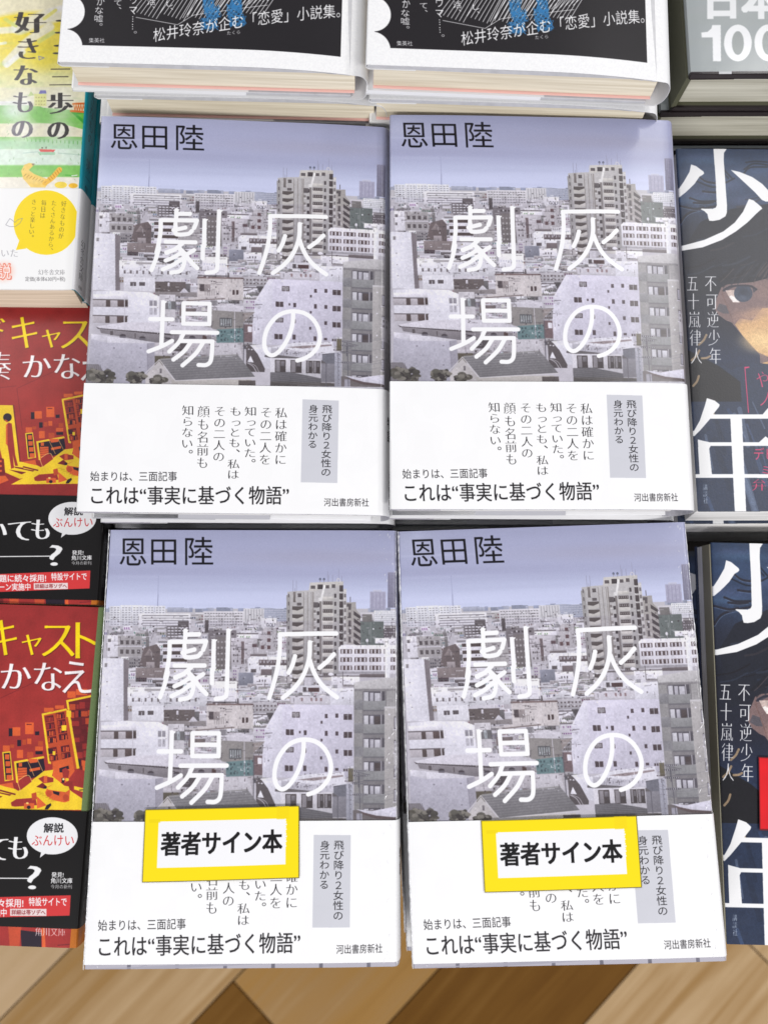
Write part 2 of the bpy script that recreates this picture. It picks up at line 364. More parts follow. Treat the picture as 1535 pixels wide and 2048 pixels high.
    S.rect(600, 1095, 1140, 1112, (118, 112, 116)); S.rect(870, 1105, 1140, 1230, W1); S.line([(980, 1060), (980, 1190)], 6, DK); S.ell(865, 1082, 24, 16, W1); S.rect(905, 1150, 940, 1215, W2)
    # middle
    S.poly([(160, 900), (205, 660), (235, 640), (342, 640), (342, 900)], (184, 180, 187))
    for x, y in ((255, 675), (255, 742), (195, 810), (255, 810)): S.rect(x, y, x + 32, y + 34, (104, 84, 88))
    S.rect(0, 740, 160, 1000, W3); S.rect(5, 770, 34, 985, (112, 100, 104)); S.rect(112, 795, 158, 825, (100, 84, 90)); S.rect(40, 840, 62, 860, G3); S.windows(20, 930, 150, 990, 6, 1, G3, .5, .7)
    S.poly([(70, 935), (100, 912), (440, 918), (440, 1105), (70, 1060)], (228, 227, 236)); S.rect(175, 945, 445, 998, (110, 100, 104)); S.windows(175, 948, 445, 980, 8, 1, (176, 172, 180), .45, .8); S.rect(195, 1035, 345, 1092, (118, 108, 112)); S.rect(98, 1034, 150, 1066, DK)
    S.rect(262, 870, 340, 905, (200, 198, 206)); S.rect(90, 890, 250, 912, (120, 112, 116)); S.windows(265, 872, 340, 904, 4, 1, G3, .3, .7)
    S.rect(-20, 1068, 122, 1190, (132, 133, 146)); S.rect(122, 1095, 296, 1190, W1); S.windows(170, 1130, 250, 1158, 3, 1, DK, .4, .8)
    S.rect(300, 1010, 345, 1180, (150, 147, 152)); S.rect(385, 1105, 480, 1180, G1)
    S.rect(-20, 1190, 1090, 1300, (206, 204, 213)); clutter(0, 1165, 1000, 1300, 46, 60, 190, 26, 60, [W1, W2, W1, W3, G1])
    S.rect(600, 1190, 870, 1260, (218, 217, 226)); S.rect(648, 1210, 755, 1250, (92, 74, 76)); S.rect(598, 1205, 632, 1250, DK)
    S.rect(860, 1215, 1090, 1375, (217, 216, 227)); S.rect(480, 1290, 860, 1360, W2); S.windows(520, 1300, 840, 1345, 7, 1, (150, 130, 134), .4, .7, jit=.3, rnd=rnd)
    S.poly([(70, 1335), (185, 1262), (375, 1345)], (214, 213, 222)); S.poly([(185, 1262), (280, 1268), (350, 1320)], (150, 146, 148)); S.rect(100, 1345, 350, 1450, (176, 173, 180)); S.windows(105, 1365, 350, 1440, 7, 2, (108, 100, 104), .5, .45)
    # balcony block on the right and the big white wall
    Q4()
    S.poly([(370, 312), (1085, 320), (1085, 1010), (190, 1010), (235, 545)], (205, 202, 218)); S.poly([(370, 312), (400, 313), (400, 1000), (190, 1010), (235, 545)], (216, 214, 228))
    for x0, y0, x1, y1 in ((495, 385, 568, 440), (988, 405, 1068, 460), (435, 550, 510, 605), (988, 575, 1068, 632), (435, 720, 510, 770), (988, 748, 1068, 803), (425, 893, 503, 948), (985, 925, 1025, 950)):
        S.rect(x0, y0, x1, y1, (86, 76, 80)); S.rect((x0 + x1) / 2 - 3, y0, (x0 + x1) / 2 + 3, y1, (190, 188, 198))
        if y0 in (385, 720): S.rect(x0 + 4, y0 + 6, (x0 + x1) / 2 - 6, y1 - 6, (150, 146, 152)); S.rect((x0 + x1) / 2 + 5, y0 + 6, x1 - 8, y1 - 8, (150, 146, 152))
    for x0, y0, x1, y1 in ((808, 405, 835, 445), (908, 400, 937, 440), (606, 560, 633, 605), (808, 565, 835, 612), (908, 570, 937, 610), (808, 735, 835, 782), (908, 742, 935, 782), (600, 895, 630, 948), (805, 905, 833, 955), (905, 918, 937, 945), (768, 470, 786, 497), (560, 565, 576, 590), (768, 640, 785, 665), (762, 808, 782, 838), (604, 730, 630, 775)):
        S.rect(x0, y0, x1, y1, (90, 80, 86))
    S.rect(1032, 920, 1080, 1050, (110, 104, 90)); S.rect(1030, 905, 1085, 922, W1)
    S.rect(1086, 105, 1620, 1460, (152, 150, 152)); S.rect(1165, 180, 1400, 1400, (130, 127, 131)); S.poly([(1086, 105), (1400, 60), (1620, 70), (1620, 165), (1500, 180), (1095, 178)], (190, 188, 191)); S.rect(1090, 165, 1520, 186, (140, 137, 141))
    for k in range(6):
        y = 190 + 222 * k
        S.rect(1178, y, 1382, y + 92, (92, 89, 96)); S.rect(1182, y + 8, 1225, y + 92, (196, 195, 203)); S.rect(1240, y + 12, 1275, y + 92, (176, 174, 184)); S.rect(1285, y + 16, 1338, y + 92, (84, 76, 78) if k % 2 else (190, 189, 198)); S.rect(1344, y, 1352, y + 92, W3)
        S.poly([(1176, y + 88), (1300, y + 96), (1392, y + 86), (1388, y + 178), (1300, y + 190), (1176, y + 182)], (142, 142, 145)); S.rect(1176, y + 176, 1386, y + 190, (112, 110, 116)); S.rect(1088, y + 80, 1172, y + 176, (136, 135, 140))
    S.poly([(1378, 345), (1620, 330), (1620, 1460), (1378, 1460)], (168, 165, 166)); S.rect(1378, 335, 1620, 352, (196, 194, 198))
    for y0 in (430, 655, 890, 1120): S.rect(1470, y0, 1535, y0 + 120, (86, 80, 84)); S.rect(1474, y0 + 8, 1500, y0 + 112, (170, 168, 178)); S.rect(1462, y0 + 118, 1540, y0 + 130, W2); S.ell(1425, y0 - 20, 8, 8, W1)
    # lower middle
    S.poly([(-60, 985), (0, 660), (235, 665), (115, 790), (210, 800), (210, 1010), (-60, 1010)], (168, 165, 171)); S.poly([(10, 690), (232, 668), (112, 786)], (150, 142, 142)); S.rect(120, 800, 210, 985, (120, 104, 108)); S.rect(165, 820, 205, 880, W1)
    S.poly([(185, 1018), (300, 1008), (395, 1040), (385, 1268), (330, 1262), (262, 1110)], (214, 213, 224))
    S.poly([(150, 1018), (200, 1030), (262, 1110), (332, 1262), (330, 1300), (150, 1300)], (96, 90, 93)); S.poly([(162, 1196), (192, 1128), (224, 1200)], (226, 225, 234)); S.ell(176, 1062, 9, 7, W1); S.ell(205, 1064, 9, 7, W1)
    S.line([(160, 1205), (215, 1240), (250, 1300)], 7, W3, smooth=True); S.line([(175, 1205), (240, 1235), (275, 1300)], 5, W3, smooth=True)
    S.poly([(390, 1038), (560, 985), (990, 955), (1016, 1075), (890, 1090)], (219, 218, 228)); S.poly([(540, 1030), (700, 1010), (980, 985), (985, 1000), (700, 1040)], (150, 138, 142)); 
    S.poly([(390, 1040), (890, 1090), (890, 1158), (390, 1108)], (188, 186, 197)); S.poly([(890, 1090), (1012, 1072), (1012, 1200), (890, 1185)], (116, 116, 126))
    S.windows(400, 1050, 880, 1140, 12, 1, (130, 128, 140), .12, .3)
    S.poly([(330, 1120), (390, 1108), (890, 1158), (935, 1190), (935, 1205), (330, 1140)], (104, 100, 104))
    S.rect(385, 1148, 880, 1330, (204, 202, 210)); S.rect(880, 1190, 1012, 1390, (128, 126, 134))
    for x0, x1 in ((430, 535), (582, 690), (733, 795), (800, 872)): S.rect(x0, 1165, x1, 1300, (84, 78, 80)); S.rect(x0 + 8, 1172, (x0 + x1) / 2 - 4, 1292, (138, 134, 140)); S.rect((x0 + x1) / 2 + 4, 1180, x1 - 10, 1230, (120, 116, 122))
    S.poly([(385, 1300), (575, 1292), (880, 1350), (880, 1445), (385, 1445)], (102, 100, 105)); S.rect(385, 1396, 1012, 1445, (92, 88, 88))
    for k in range(5): S.line([(400, 1310 + 22 * k), (870, 1352 + 20 * k)], 3, (130, 128, 133))
    S.rect(1012, 1070, 1078, 1445, (162, 162, 174)); S.rect(1040, 1070, 1052, 1445, (140, 140, 152))
    for k in range(8): S.ell(1055, 1090 + 44 * k, 4, 4, DK)
    S.rect(1078, 1320, 1535, 1460, (112, 106, 108)); S.rect(1110, 1350, 1165, 1440, (160, 158, 170))
    for pts in ([(1135, 980), (1150, 1445)], [(930, 1190), (930, 1440)], [(128, 800), (124, 1240)], [(1060, 1060), (1230, 1040)], [(1100, 955), (1240, 985)], [(1130, 960), (1130, 1100)], [(40, 560), (40, 1000)], [(1045, 905), (1075, 985)]): S.line(pts, 8 if abs(pts[0][0] - pts[1][0]) < 20 else 5, (100, 98, 106))
    for y in (940, 985, 1060, 1165): S.rect(1075, y, 1215, y + 14, (86, 84, 90)); S.windows(1075, y, 1215, y + 14, 7, 1, W2, .3, .8)
    S.poly([(1108, 1312), (1260, 1328), (1620, 1262), (1620, 1400), (1450, 1400), (1240, 1365)], (213, 211, 225)); S.poly([(1150, 1335), (1300, 1372), (1620, 1402), (1620, 1420), (1290, 1400), (1170, 1360)], (98, 86, 88))
    # lower left
    Q3()
    S.poly([(358, 150), (700, 150), (900, 190), (1120, 200), (1120, 330), (358, 330)], (218, 217, 226)); S.windows(380, 240, 1100, 300, 12, 1, (118, 112, 116), .3, .6, jit=.35, rnd=rnd); S.rect(520, 165, 800, 185, G1); S.rect(800, 150, 860, 175, DK)
    S.poly([(400, 330), (700, 322), (700, 470), (400, 470)], (216, 215, 224)); S.rect(463, 375, 520, 416, DK); S.rect(550, 374, 606, 412, DK); S.rect(490, 386, 496, 416, W2)
    S.poly([(700, 335), (990, 325), (1000, 365), (700, 365)], W2); S.rect(705, 365, 1000, 470, (106, 98, 99)); S.rect(825, 374, 845, 412, W2); S.rect(700, 470, 1110, 520, (140, 134, 137))
    S.poly([(940, 480), (985, 425), (1030, 475)], W2); S.rect(1160, 95, 1405, 288, (230, 228, 238)); S.windows(1170, 160, 1395, 182, 9, 1, (202, 202, 216), .6, .9); S.rect(1215, 60, 1400, 95, (160, 156, 162)); S.windows(1220, 62, 1400, 92, 5, 1, (100, 92, 96), .5, .7)
    S.rect(1115, 312, 1560, 545, (203, 197, 199)); S.rect(1112, 305, 1560, 322, (128, 112, 112)); S.rect(1135, 382, 1240, 460, (150, 142, 144)); S.rect(1135, 382, 1180, 455, (92, 84, 88)); S.rect(1455, 438, 1476, 490, (84, 72, 74)); S.rect(1490, 438, 1512, 488, (84, 72, 74))
    for x in range(1190, 1330, 22): S.line([(x, 450), (x, 500)], 4, (130, 124, 128))
    S.poly([(900, 545), (1350, 492), (1376, 528), (1050, 570)], (198, 192, 195)); S.line([(1010, 560), (1378, 532)], 9, (120, 108, 108))
    clutter(745, 560, 1260, 760, 40, 40, 150, 30, 60, [W2, W3, G1, G2, W1])
    S.poly([(105, 480), (310, 470), (650, 480), (745, 520), (745, 800), (105, 820)], (222, 221, 232)); S.rect(105, 512, 440, 565, W1)
    for y0, y1, dx in ((570, 645, 0), (738, 815, -7)):
        S.rect(100, y0, 440 + dx, y1, (182, 177, 184)); S.rect(228 + dx, y0, 270 + dx, y1 - 4, (92, 82, 82)); S.rect(340 + dx, y0 - 4, 405 + dx, y1 - 8, (98, 86, 86)); S.rect(412 + dx, y0 - 5, 440 + dx, y1 - 10, (84, 74, 74)); S.rect(100, y0 - 8, 440, y0 + 3, (110, 104, 108))
    S.rect(403, 560, 411, 800, W2); S.windows(645, 562, 725, 625, 2, 1, (148, 145, 154), .8, .9); S.windows(645, 640, 725, 720, 2, 1, (184, 182, 192), .8, .9)
    S.rect(745, 500, 900, 790, (196, 193, 200)); S.rect(800, 570, 905, 655, (120, 118, 122)); S.rect(830, 572, 860, 650, (170, 176, 182)); S.rect(940, 640, 1100, 720, (120, 110, 112))
    S.rect(1255, 640, 1560, 860, (142, 138, 138)); S.rect(1330, 735, 1450, 830, (98, 98, 102)); S.windows(1335, 740, 1448, 826, 5, 1, (160, 164, 168), .55, .85); S.poly([(1255, 655), (1390, 580), (1560, 610), (1560, 670)], W2)
    S.poly([(1300, 860), (1560, 840), (1560, 990), (1300, 1000)], (110, 132, 136)); S.windows(1300, 860, 1560, 990, 8, 3, (78, 92, 98), .5, .5, jit=.3, rnd=rnd); S.line([(1475, 620), (1478, 1000)], 6, W2)
    S.poly([(130, 852), (400, 800), (1060, 790), (1325, 872), (850, 918), (160, 872)], (206, 203, 213)); S.poly([(130, 852), (165, 868), (850, 912), (1325, 868), (1325, 884), (850, 930), (150, 876)], (88, 82, 86))
    S.poly([(165, 880), (850, 930), (1250, 890), (1250, 1010), (700, 1010), (180, 920)], (134, 129, 135))
    for x, y in ((390, 945), (580, 965), (830, 972), (1065, 950)): S.ell(x, y, 30, 20, (76, 70, 76)); S.rect(x - 30, y, x + 30, y + 20, (110, 106, 114))
    S.rect(268, 895, 296, 940, DK); S.rect(505, 915, 516, 965, DK); S.rect(1165, 925, 1205, 965, (92, 76, 76))
    S.poly([(700, 1010), (1300, 1000), (1560, 1000), (1560, 1260), (700, 1260)], (176, 172, 179)); S.poly([(1290, 1010), (1520, 1000), (1560, 1180), (1280, 1180)], (192, 189, 197)); S.poly([(850, 1090), (900, 1000), (1060, 1000), (1000, 1110)], (92, 86, 90)); clutter(850, 1100, 1270, 1180, 16, 40, 90, 20, 40, [W2, G2, DK])
    S.rect(700, 1150, 850, 1250, (98, 92, 84)); S.rect(700, 1110, 870, 1150, W3)
    S.poly([(85, 930), (240, 945), (240, 1020), (85, 985)], (208, 206, 217)); S.poly([(240, 950), (700, 1005), (700, 1020), (240, 1022)], (210, 208, 218))
    S.poly([(80, 985), (240, 1020), (640, 1020), (640, 1480), (40, 1480)], (176, 174, 187)); S.poly([(628, 1018), (700, 1010), (700, 1240), (640, 1320), (628, 1480)], (158, 155, 167)); S.rect(625, 1020, 632, 1300, (150, 147, 160))
    for x, y in ((305, 1075), (565, 1070), (240, 1295), (555, 1275)): S.ell(x, y, 11, 8, (140, 137, 148))
    S.poly([(40, 1250), (155, 1250), (215, 1345), (200, 1480), (20, 1480)], (128, 124, 130))
    for k in range(7): S.line([(50 + 20 * k, 1255), (70 + 24 * k, 1470)], 4, (104, 100, 106))
    def tree(cx, cy, rx, ry, n):
        for k in range(n):
            a, r = rnd.uniform(0, 6.28), rnd.random() ** .5; x, y = cx + rx * r * math.cos(a), cy + ry * r * math.sin(a)
            S.ell(x, y, rnd.uniform(10, 22), rnd.uniform(7, 14), rnd.choice([(82, 79, 76), (100, 97, 92), (126, 122, 116), (92, 88, 82), (70, 66, 66)]), n=9)
    tree(225, 1390, 90, 66, 90); tree(500, 1410, 70, 44, 50)
    # tiled house at the foot of the picture
    S.at(KA, 150, 200, 2.3615)
    S.poly([(330, 1300), (395, 1232), (470, 1330), (470, 1352), (330, 1352)], (190, 186, 188)); S.rect(455, 1320, 830, 1360, (176, 172, 170)); S.poly([(400, 1226), (768, 1205), (850, 1310), (472, 1328)], (130, 128, 132))
    for k in range(9): S.line([(404 + 8.4 * k, 1232 + 11 * k), (770 + 9 * k, 1212 + 11.4 * k)], 1.6, (104, 102, 108))
    S.line([(318, 1302), (396, 1226), (472, 1326), (850, 1310)], 4, (206, 203, 208)); S.line([(402, 1224), (768, 1204)], 5, (150, 148, 150)); S.rect(398, 1268, 408, 1290, G3); S.rect(770, 1325, 850, 1352, (92, 86, 86))
    tree(290, 1305, 40, 20, 24); tree(110, 1298, 60, 26, 40); tree(392, 1325, 34, 16, 20)
    S.rect(20, 1352, 1500, 1500, (200, 199, 208)); S.at(None)
    for k in range(6): S.rect(18 + 20.5 * k, 180, 19.6 + 20.5 * k, 190, (124, 122, 134))
    for k in range(5): S.line([(rnd.uniform(0, 30), 188), (rnd.uniform(30, 132), 184.5)], .4, (170, 169, 180))
    # fine confusion of rails, vents, aerials and blinds all over the near roofs
    Z7()
    for (x0, y0, x1, y1, n) in ((85, 470, 940, 620, 380), (1180, 470, 1500, 620, 90), (190, 610, 940, 900, 360), (350, 890, 860, 1180, 260), (360, 1180, 800, 1330, 120), (860, 760, 1260, 890, 90), (880, 1220, 1250, 1290, 60)):
        for k in range(n):
            x, y = rnd.uniform(x0, x1), rnd.uniform(y0, y1); c = rnd.choice([(236, 235, 243), (222, 220, 230), (112, 106, 112), (86, 80, 86), (72, 64, 70), (60, 54, 60), (150, 146, 152), (120, 114, 120)]); a = rnd.uniform(.5, 1)
            t = rnd.random()
            if t < .4: S.rect(x, y, x + rnd.uniform(2, 8), y + rnd.uniform(2, 9), c, a)
            elif t < .6: S.rect(x, y, x + rnd.uniform(8, 26), y + rnd.uniform(1.4, 3.4), c, a * .8)
            elif t < .88: S.rect(x, y, x + rnd.uniform(1, 2.4), y + rnd.uniform(8, 26), c, a)
            else:
                q = rnd.randint(3, 7)
                for i in range(q): S.rect(x + 5 * i, y, x + 5 * i + 2.6, y + rnd.uniform(4, 6), c, a)
    for k in range(60): x, y = rnd.uniform(900, 1240), rnd.uniform(900, 1180); S.rect(x, y, x + rnd.uniform(2, 20), y + 1.5, (196, 194, 207), .6)
    # wires and the mottling of the print
    for k in range(7): S.at(KC, 480, 1340, 4.797); y = rnd.uniform(900, 1300); S.line([(1000, y), (1250, y + 30), (1535, y - 20)], 3, (128, 126, 134), .7, True)
    S.at(None); S.blotch(0, 42, 134, 132, .08, .16, 2); S.blotch(0, 44, 134, 132, .05, 1.6, 5)
    S.tone = None; S.blotch(0, 44, 134, 132, .07, 6, 21); S.a[500:, :1620] = np.clip((S.a[500:, :1620] - .7) * 1.04 + .70, .1, .95) * np.array((.99, .985, 1.0), np.float32); S.blur(0, 500, 1620, 1600, 2); S.grain(0, 0, 1620, 1600, .012, 3)
    # spine and back
    S.grad(134, -1, 185, 189, [(0, (172, 174, 206)), (.25, (196, 200, 228)), (.3, (180, 177, 184)), (.5, (150, 146, 152)), (.7, (128, 124, 130)), (.72, (190, 189, 197)), (1, (196, 195, 204))])
    for k in range(26): x, y = rnd.uniform(132, 156), rnd.uniform(48, 128); S.rect(x, y, x + rnd.uniform(2, 10), y + rnd.uniform(3, 12), rnd.choice([W3, W2, G1, G2, G3]), .6); S.windows(x, y, x + 4, y + 5, 2, 2, DK, .5, .5, .6)
    S.blotch(134, 0, 180, 188, .12, 1.0, 8)
    S.rect(161, -1, 181, 190, (206, 206, 214))
    # title in round-ended strokes
    T = (250, 250, 253); w = 43
    Q2()
    for p in ([(378, 704), (640, 698), (918, 696)], [(378, 704), (376, 850), (358, 1000), (326, 1140), (275, 1308)], [(664, 780), (660, 905), (636, 1010), (586, 1120), (506, 1222), (406, 1306)],
              [(664, 950), (704, 1064), (764, 1164), (840, 1240), (924, 1302)], [(522, 912), (500, 990), (461, 1068)], [(894, 893), (830, 962), (756, 1022)]): S.line(p, w, T, 1, len(p) > 3)
    for p in ([(645, 760), (700, 768), (664, 800)], [(500, 893), (548, 905), (510, 930)], [(880, 876), (920, 902), (880, 915)]): S.poly(p, T)
    Q4(); S.line([(606, 668), (600, 780), (568, 905), (516, 1012), (460, 1086), (402, 1120), (352, 1092), (326, 1012), (334, 905), (372, 806), (440, 716), (522, 664), (620, 648), (720, 668), (800, 730), (850, 820), (867, 920), (842, 1020), (782, 1098), (712, 1146), (648, 1168)], w, T, 1, True)
    Q3()
    for p in ([(656, 760), (870, 760)], [(782, 580), (776, 760), (764, 1030)], [(640, 1104), (770, 1046), (868, 988)], [(980, 588), (1232, 588), (1230, 804), (978, 804), (980, 588)], [(980, 697), (1230, 697)], [(866, 896), (1308, 894)],
              [(978, 912), (930, 1006), (842, 1102)], [(950, 988), (1262, 986)], [(1260, 988), (1256, 1100), (1242, 1196), (1200, 1236), (1126, 1238)], [(1046, 1004), (980, 1100), (882, 1186)], [(1168, 1004), (1096, 1120), (970, 1246)],
              [(742, 10), (710, 130), (668, 246)], [(925, 2), (972, 60), (986, 150), (950, 244), (860, 268)], [(900, 22), (816, 62)], [(948, 62), (880, 108), (806, 142)], [(962, 122), (880, 184), (778, 236)], [(1080, 26), (996, 82)], [(990, 62), (1040, 138), (1112, 216)],
              [(1166, -20), (1164, 112)], [(1312, -40), (1306, 190), (1284, 246), (1202, 262)]): S.line(p, w, T, 1, len(p) > 2 and p[0] != p[-1])
    S.poly([(755, 560), (822, 572), (784, 610)], T)
    Q1()
    for p in ([(815, 1052), (812, 1145)], [(826, 1090), (944, 1086)], [(664, 1160), (1012, 1154)], [(1010, 1156), (1000, 1195), (984, 1234)], [(664, 1162), (660, 1290), (640, 1420), (622, 1500)], [(786, 1262), (900, 1232)],
              [(806, 1192), (806, 1288), (836, 1306), (928, 1296), (962, 1266)], [(712, 1384), (998, 1384)], [(872, 1398), (800, 1462), (716, 1496)], [(840, 1446), (882, 1490), (905, 1535)], [(1086, 1152), (1080, 1420)], [(1226, 1052), (1216, 1440)]): S.line(p, w, T, 1, len(p) > 3)
    for p in ([(795, 1032), (848, 1045), (815, 1080)], [(1062, 1132), (1124, 1138), (1086, 1180)], [(1202, 1036), (1268, 1040), (1226, 1080)]): S.poly(p, T)
    for ch, b in (('恩', (185, 176, 442, 434)), ('田', (488, 186, 728, 424)), ('陸', (812, 162, 1080, 430))): S.ink(ch, *b, (10, 8, 16), 'g')
    return S.image('city cover print')

# ------------------------------------------------------------------ white paper band of the grey city novel: drawn in the same scale as the cover
BAND_TOP = 129.8; BAND_H = 58.1
def city_band():
    S = Sheet(180, BAND_H, 8, (250, 250, 252)); ink = (36, 34, 38)
    M = np.array(KA).reshape(3, 3); D = np.array([[1, 0, 0], [0, 1, -BAND_TOP], [0, 0, 1.]]); S.at(D @ M, 150, 700, 2.3615)
    S.poly([(1076, 234), (1247, 239), (1240, 628), (1068, 625)], (209, 210, 219))
    S.col('飛び降り２女性の', 1192, 258, 1186, 598, 50, ink); S.col('身元わかる', 1128, 258, 1122, 466, 48, ink)
    for t, xa, ya, xb, yb in (('私は確かに', 976, 270, 972, 545), ('その二人を', 906, 268, 898, 545), ('知っていた。', 832, 266, 826, 560), ('もっとも、私は', 762, 266, 748, 612), ('その二人の', 688, 264, 680, 530), ('顔も名前も', 611, 262, 603, 562), ('知らない。', 537, 260, 530, 520)):
        S.col(t, xa, ya, xb, yb, 60, ink, 'm')
    S.row('始まりは、三面記事', 75, 572, 486, 622, ink); S.row('これは“事実に基づく物語”', 68, 640, 1016, 734, ink, 'bl')
    S.row('河出書房新社', 1176, 698, 1390, 740, ink)
    S.at(None); S.col('物語', 139.2, 12, 139.2, 24, 5.2, ink, 'b'); S.col('河出書房新社', 140, 38, 140, 56, 2.8, ink)
    S.blotch(0, 0, 180, BAND_H, .01, 6, 3)
    return S.image('city band print')

def signed_label():
    S = Sheet(68, 33, 8, (252, 226, 6)); S.at(None)
    S.rect(6.2, 5.6, 62, 26.6, (246, 246, 250)); S.row('著者サイン本', 7.5, 10.4, 60.6, 21.6, (16, 14, 18), 'bm')
    S.rect(-1, -1, 69, .35, (150, 136, 40)); S.rect(-1, 32.6, 69, 34, (120, 110, 50)); S.rect(-1, -1, .35, 34, (150, 136, 40)); S.rect(67.6, -1, 69, 34, (120, 110, 50))
    S.rect(58, 0, 63.5, 6, (244, 216, 8), .6); S.rect(2, 4.5, 7, 6.2, (238, 212, 8), .6)
    for k in range(12): S.rect(61.6, 5.8 + k * 1.1, 62.1 + (k * 7 % 5) * .12, 6.6 + k * 1.1, (246, 246, 250))
    return S.image('signed copy label print')

# ------------------------------------------------------------------ black and white cover of the white-bordered novel
def white_cover():
    S = Sheet(172, 188, 5, (251, 251, 253)); rnd = random.Random(8); K = (34, 31, 35); T = (246, 246, 248)
    S.at(KF, 700, 0, 1.838)
    S.at(None); S.rect(13, 40, 124, 178.5, K)
    S.at(KE, 0, 0, 1.919); q = S.P([(313, 172), (1315, 212)]) / S.S
    S.at(None); S.rect(-1, q[0][1], 140, 190, (251, 251, 253)); S.rect(q[1][0], -1, 140, 190, (251, 251, 253)); S.rect(-1, -1, 132, 100, (251, 251, 253)); S.rect(3.2, 60, 124.4, q[0][1], K); S.rect(q[1][0], 0, 140, 189, (251, 251, 253))
    S.at(KE, 0, 0, 1.919)
    for k in range(5): S.ell(248 + 5 * k, 177 - 135 * k, 66 + 4 * k, 67, (251, 251, 253))
    for i in range(34):                                                                       # hatching
        x = 530 + i * 15; S.line([(x + 60, -60), (x - 22, 62 + (i % 7) * 4 - abs(i - 17) * 1.2)], 2.2, T)
    for i in range(20):
        x = 690 + i * 17; S.line([(x + 90, -70), (x + 10, 70 - i * 3.5)], 2.2, T)
    S.line([(520, 66), (680, 96), (740, 60), (1025, 20)], 2, T)
    for cx, cy, rx, ry in ((803, 92, 40, 30), (815, 50, 34, 30), (800, 20, 26, 40), (908, 80, 40, 30), (900, 40, 34, 30), (905, 10, 26, 40)):
        p = [(cx + rx * math.cos(k * 1.9) * rnd.uniform(.6, 1), cy + ry * math.sin(k * 2.3) * rnd.uniform(.6, 1)) for k in range(34)]
        S.line(p, 2.0, (52, 124, 182), 1, True)
    n = '松井玲奈が企む「恋愛」小説集。'
    S.row(n, 585, 108, 1336, 166, T, 'g', 1, .158)
    S.row('たくら', 868, 121, 922, 137, T, 'g', 1, .1)
    S.col('な嘘。', 379, 22, 373, 116, 37, T); S.col('か', 384, -18, 382, 22, 34, T); S.col('ウマ', 512, -22, 508, 58, 36, T); S.col('……。', 508, 58, 506, 146, 36, T)
    S.col('て、', 452, -4, 446, 50, 36, T); S.col('活、', 580, -8, 576, 50, 34, T); S.col('し、', 648, 0, 646, 56, 36, T); S.row('集英社', 338, 144, 400, 164, T)
    S.at(None); S.blotch(0, 60, 132, 188, .05, .5, 3); S.rect(134, -1, 175, 190, (248, 248, 250))
    return S.image('white cover print')
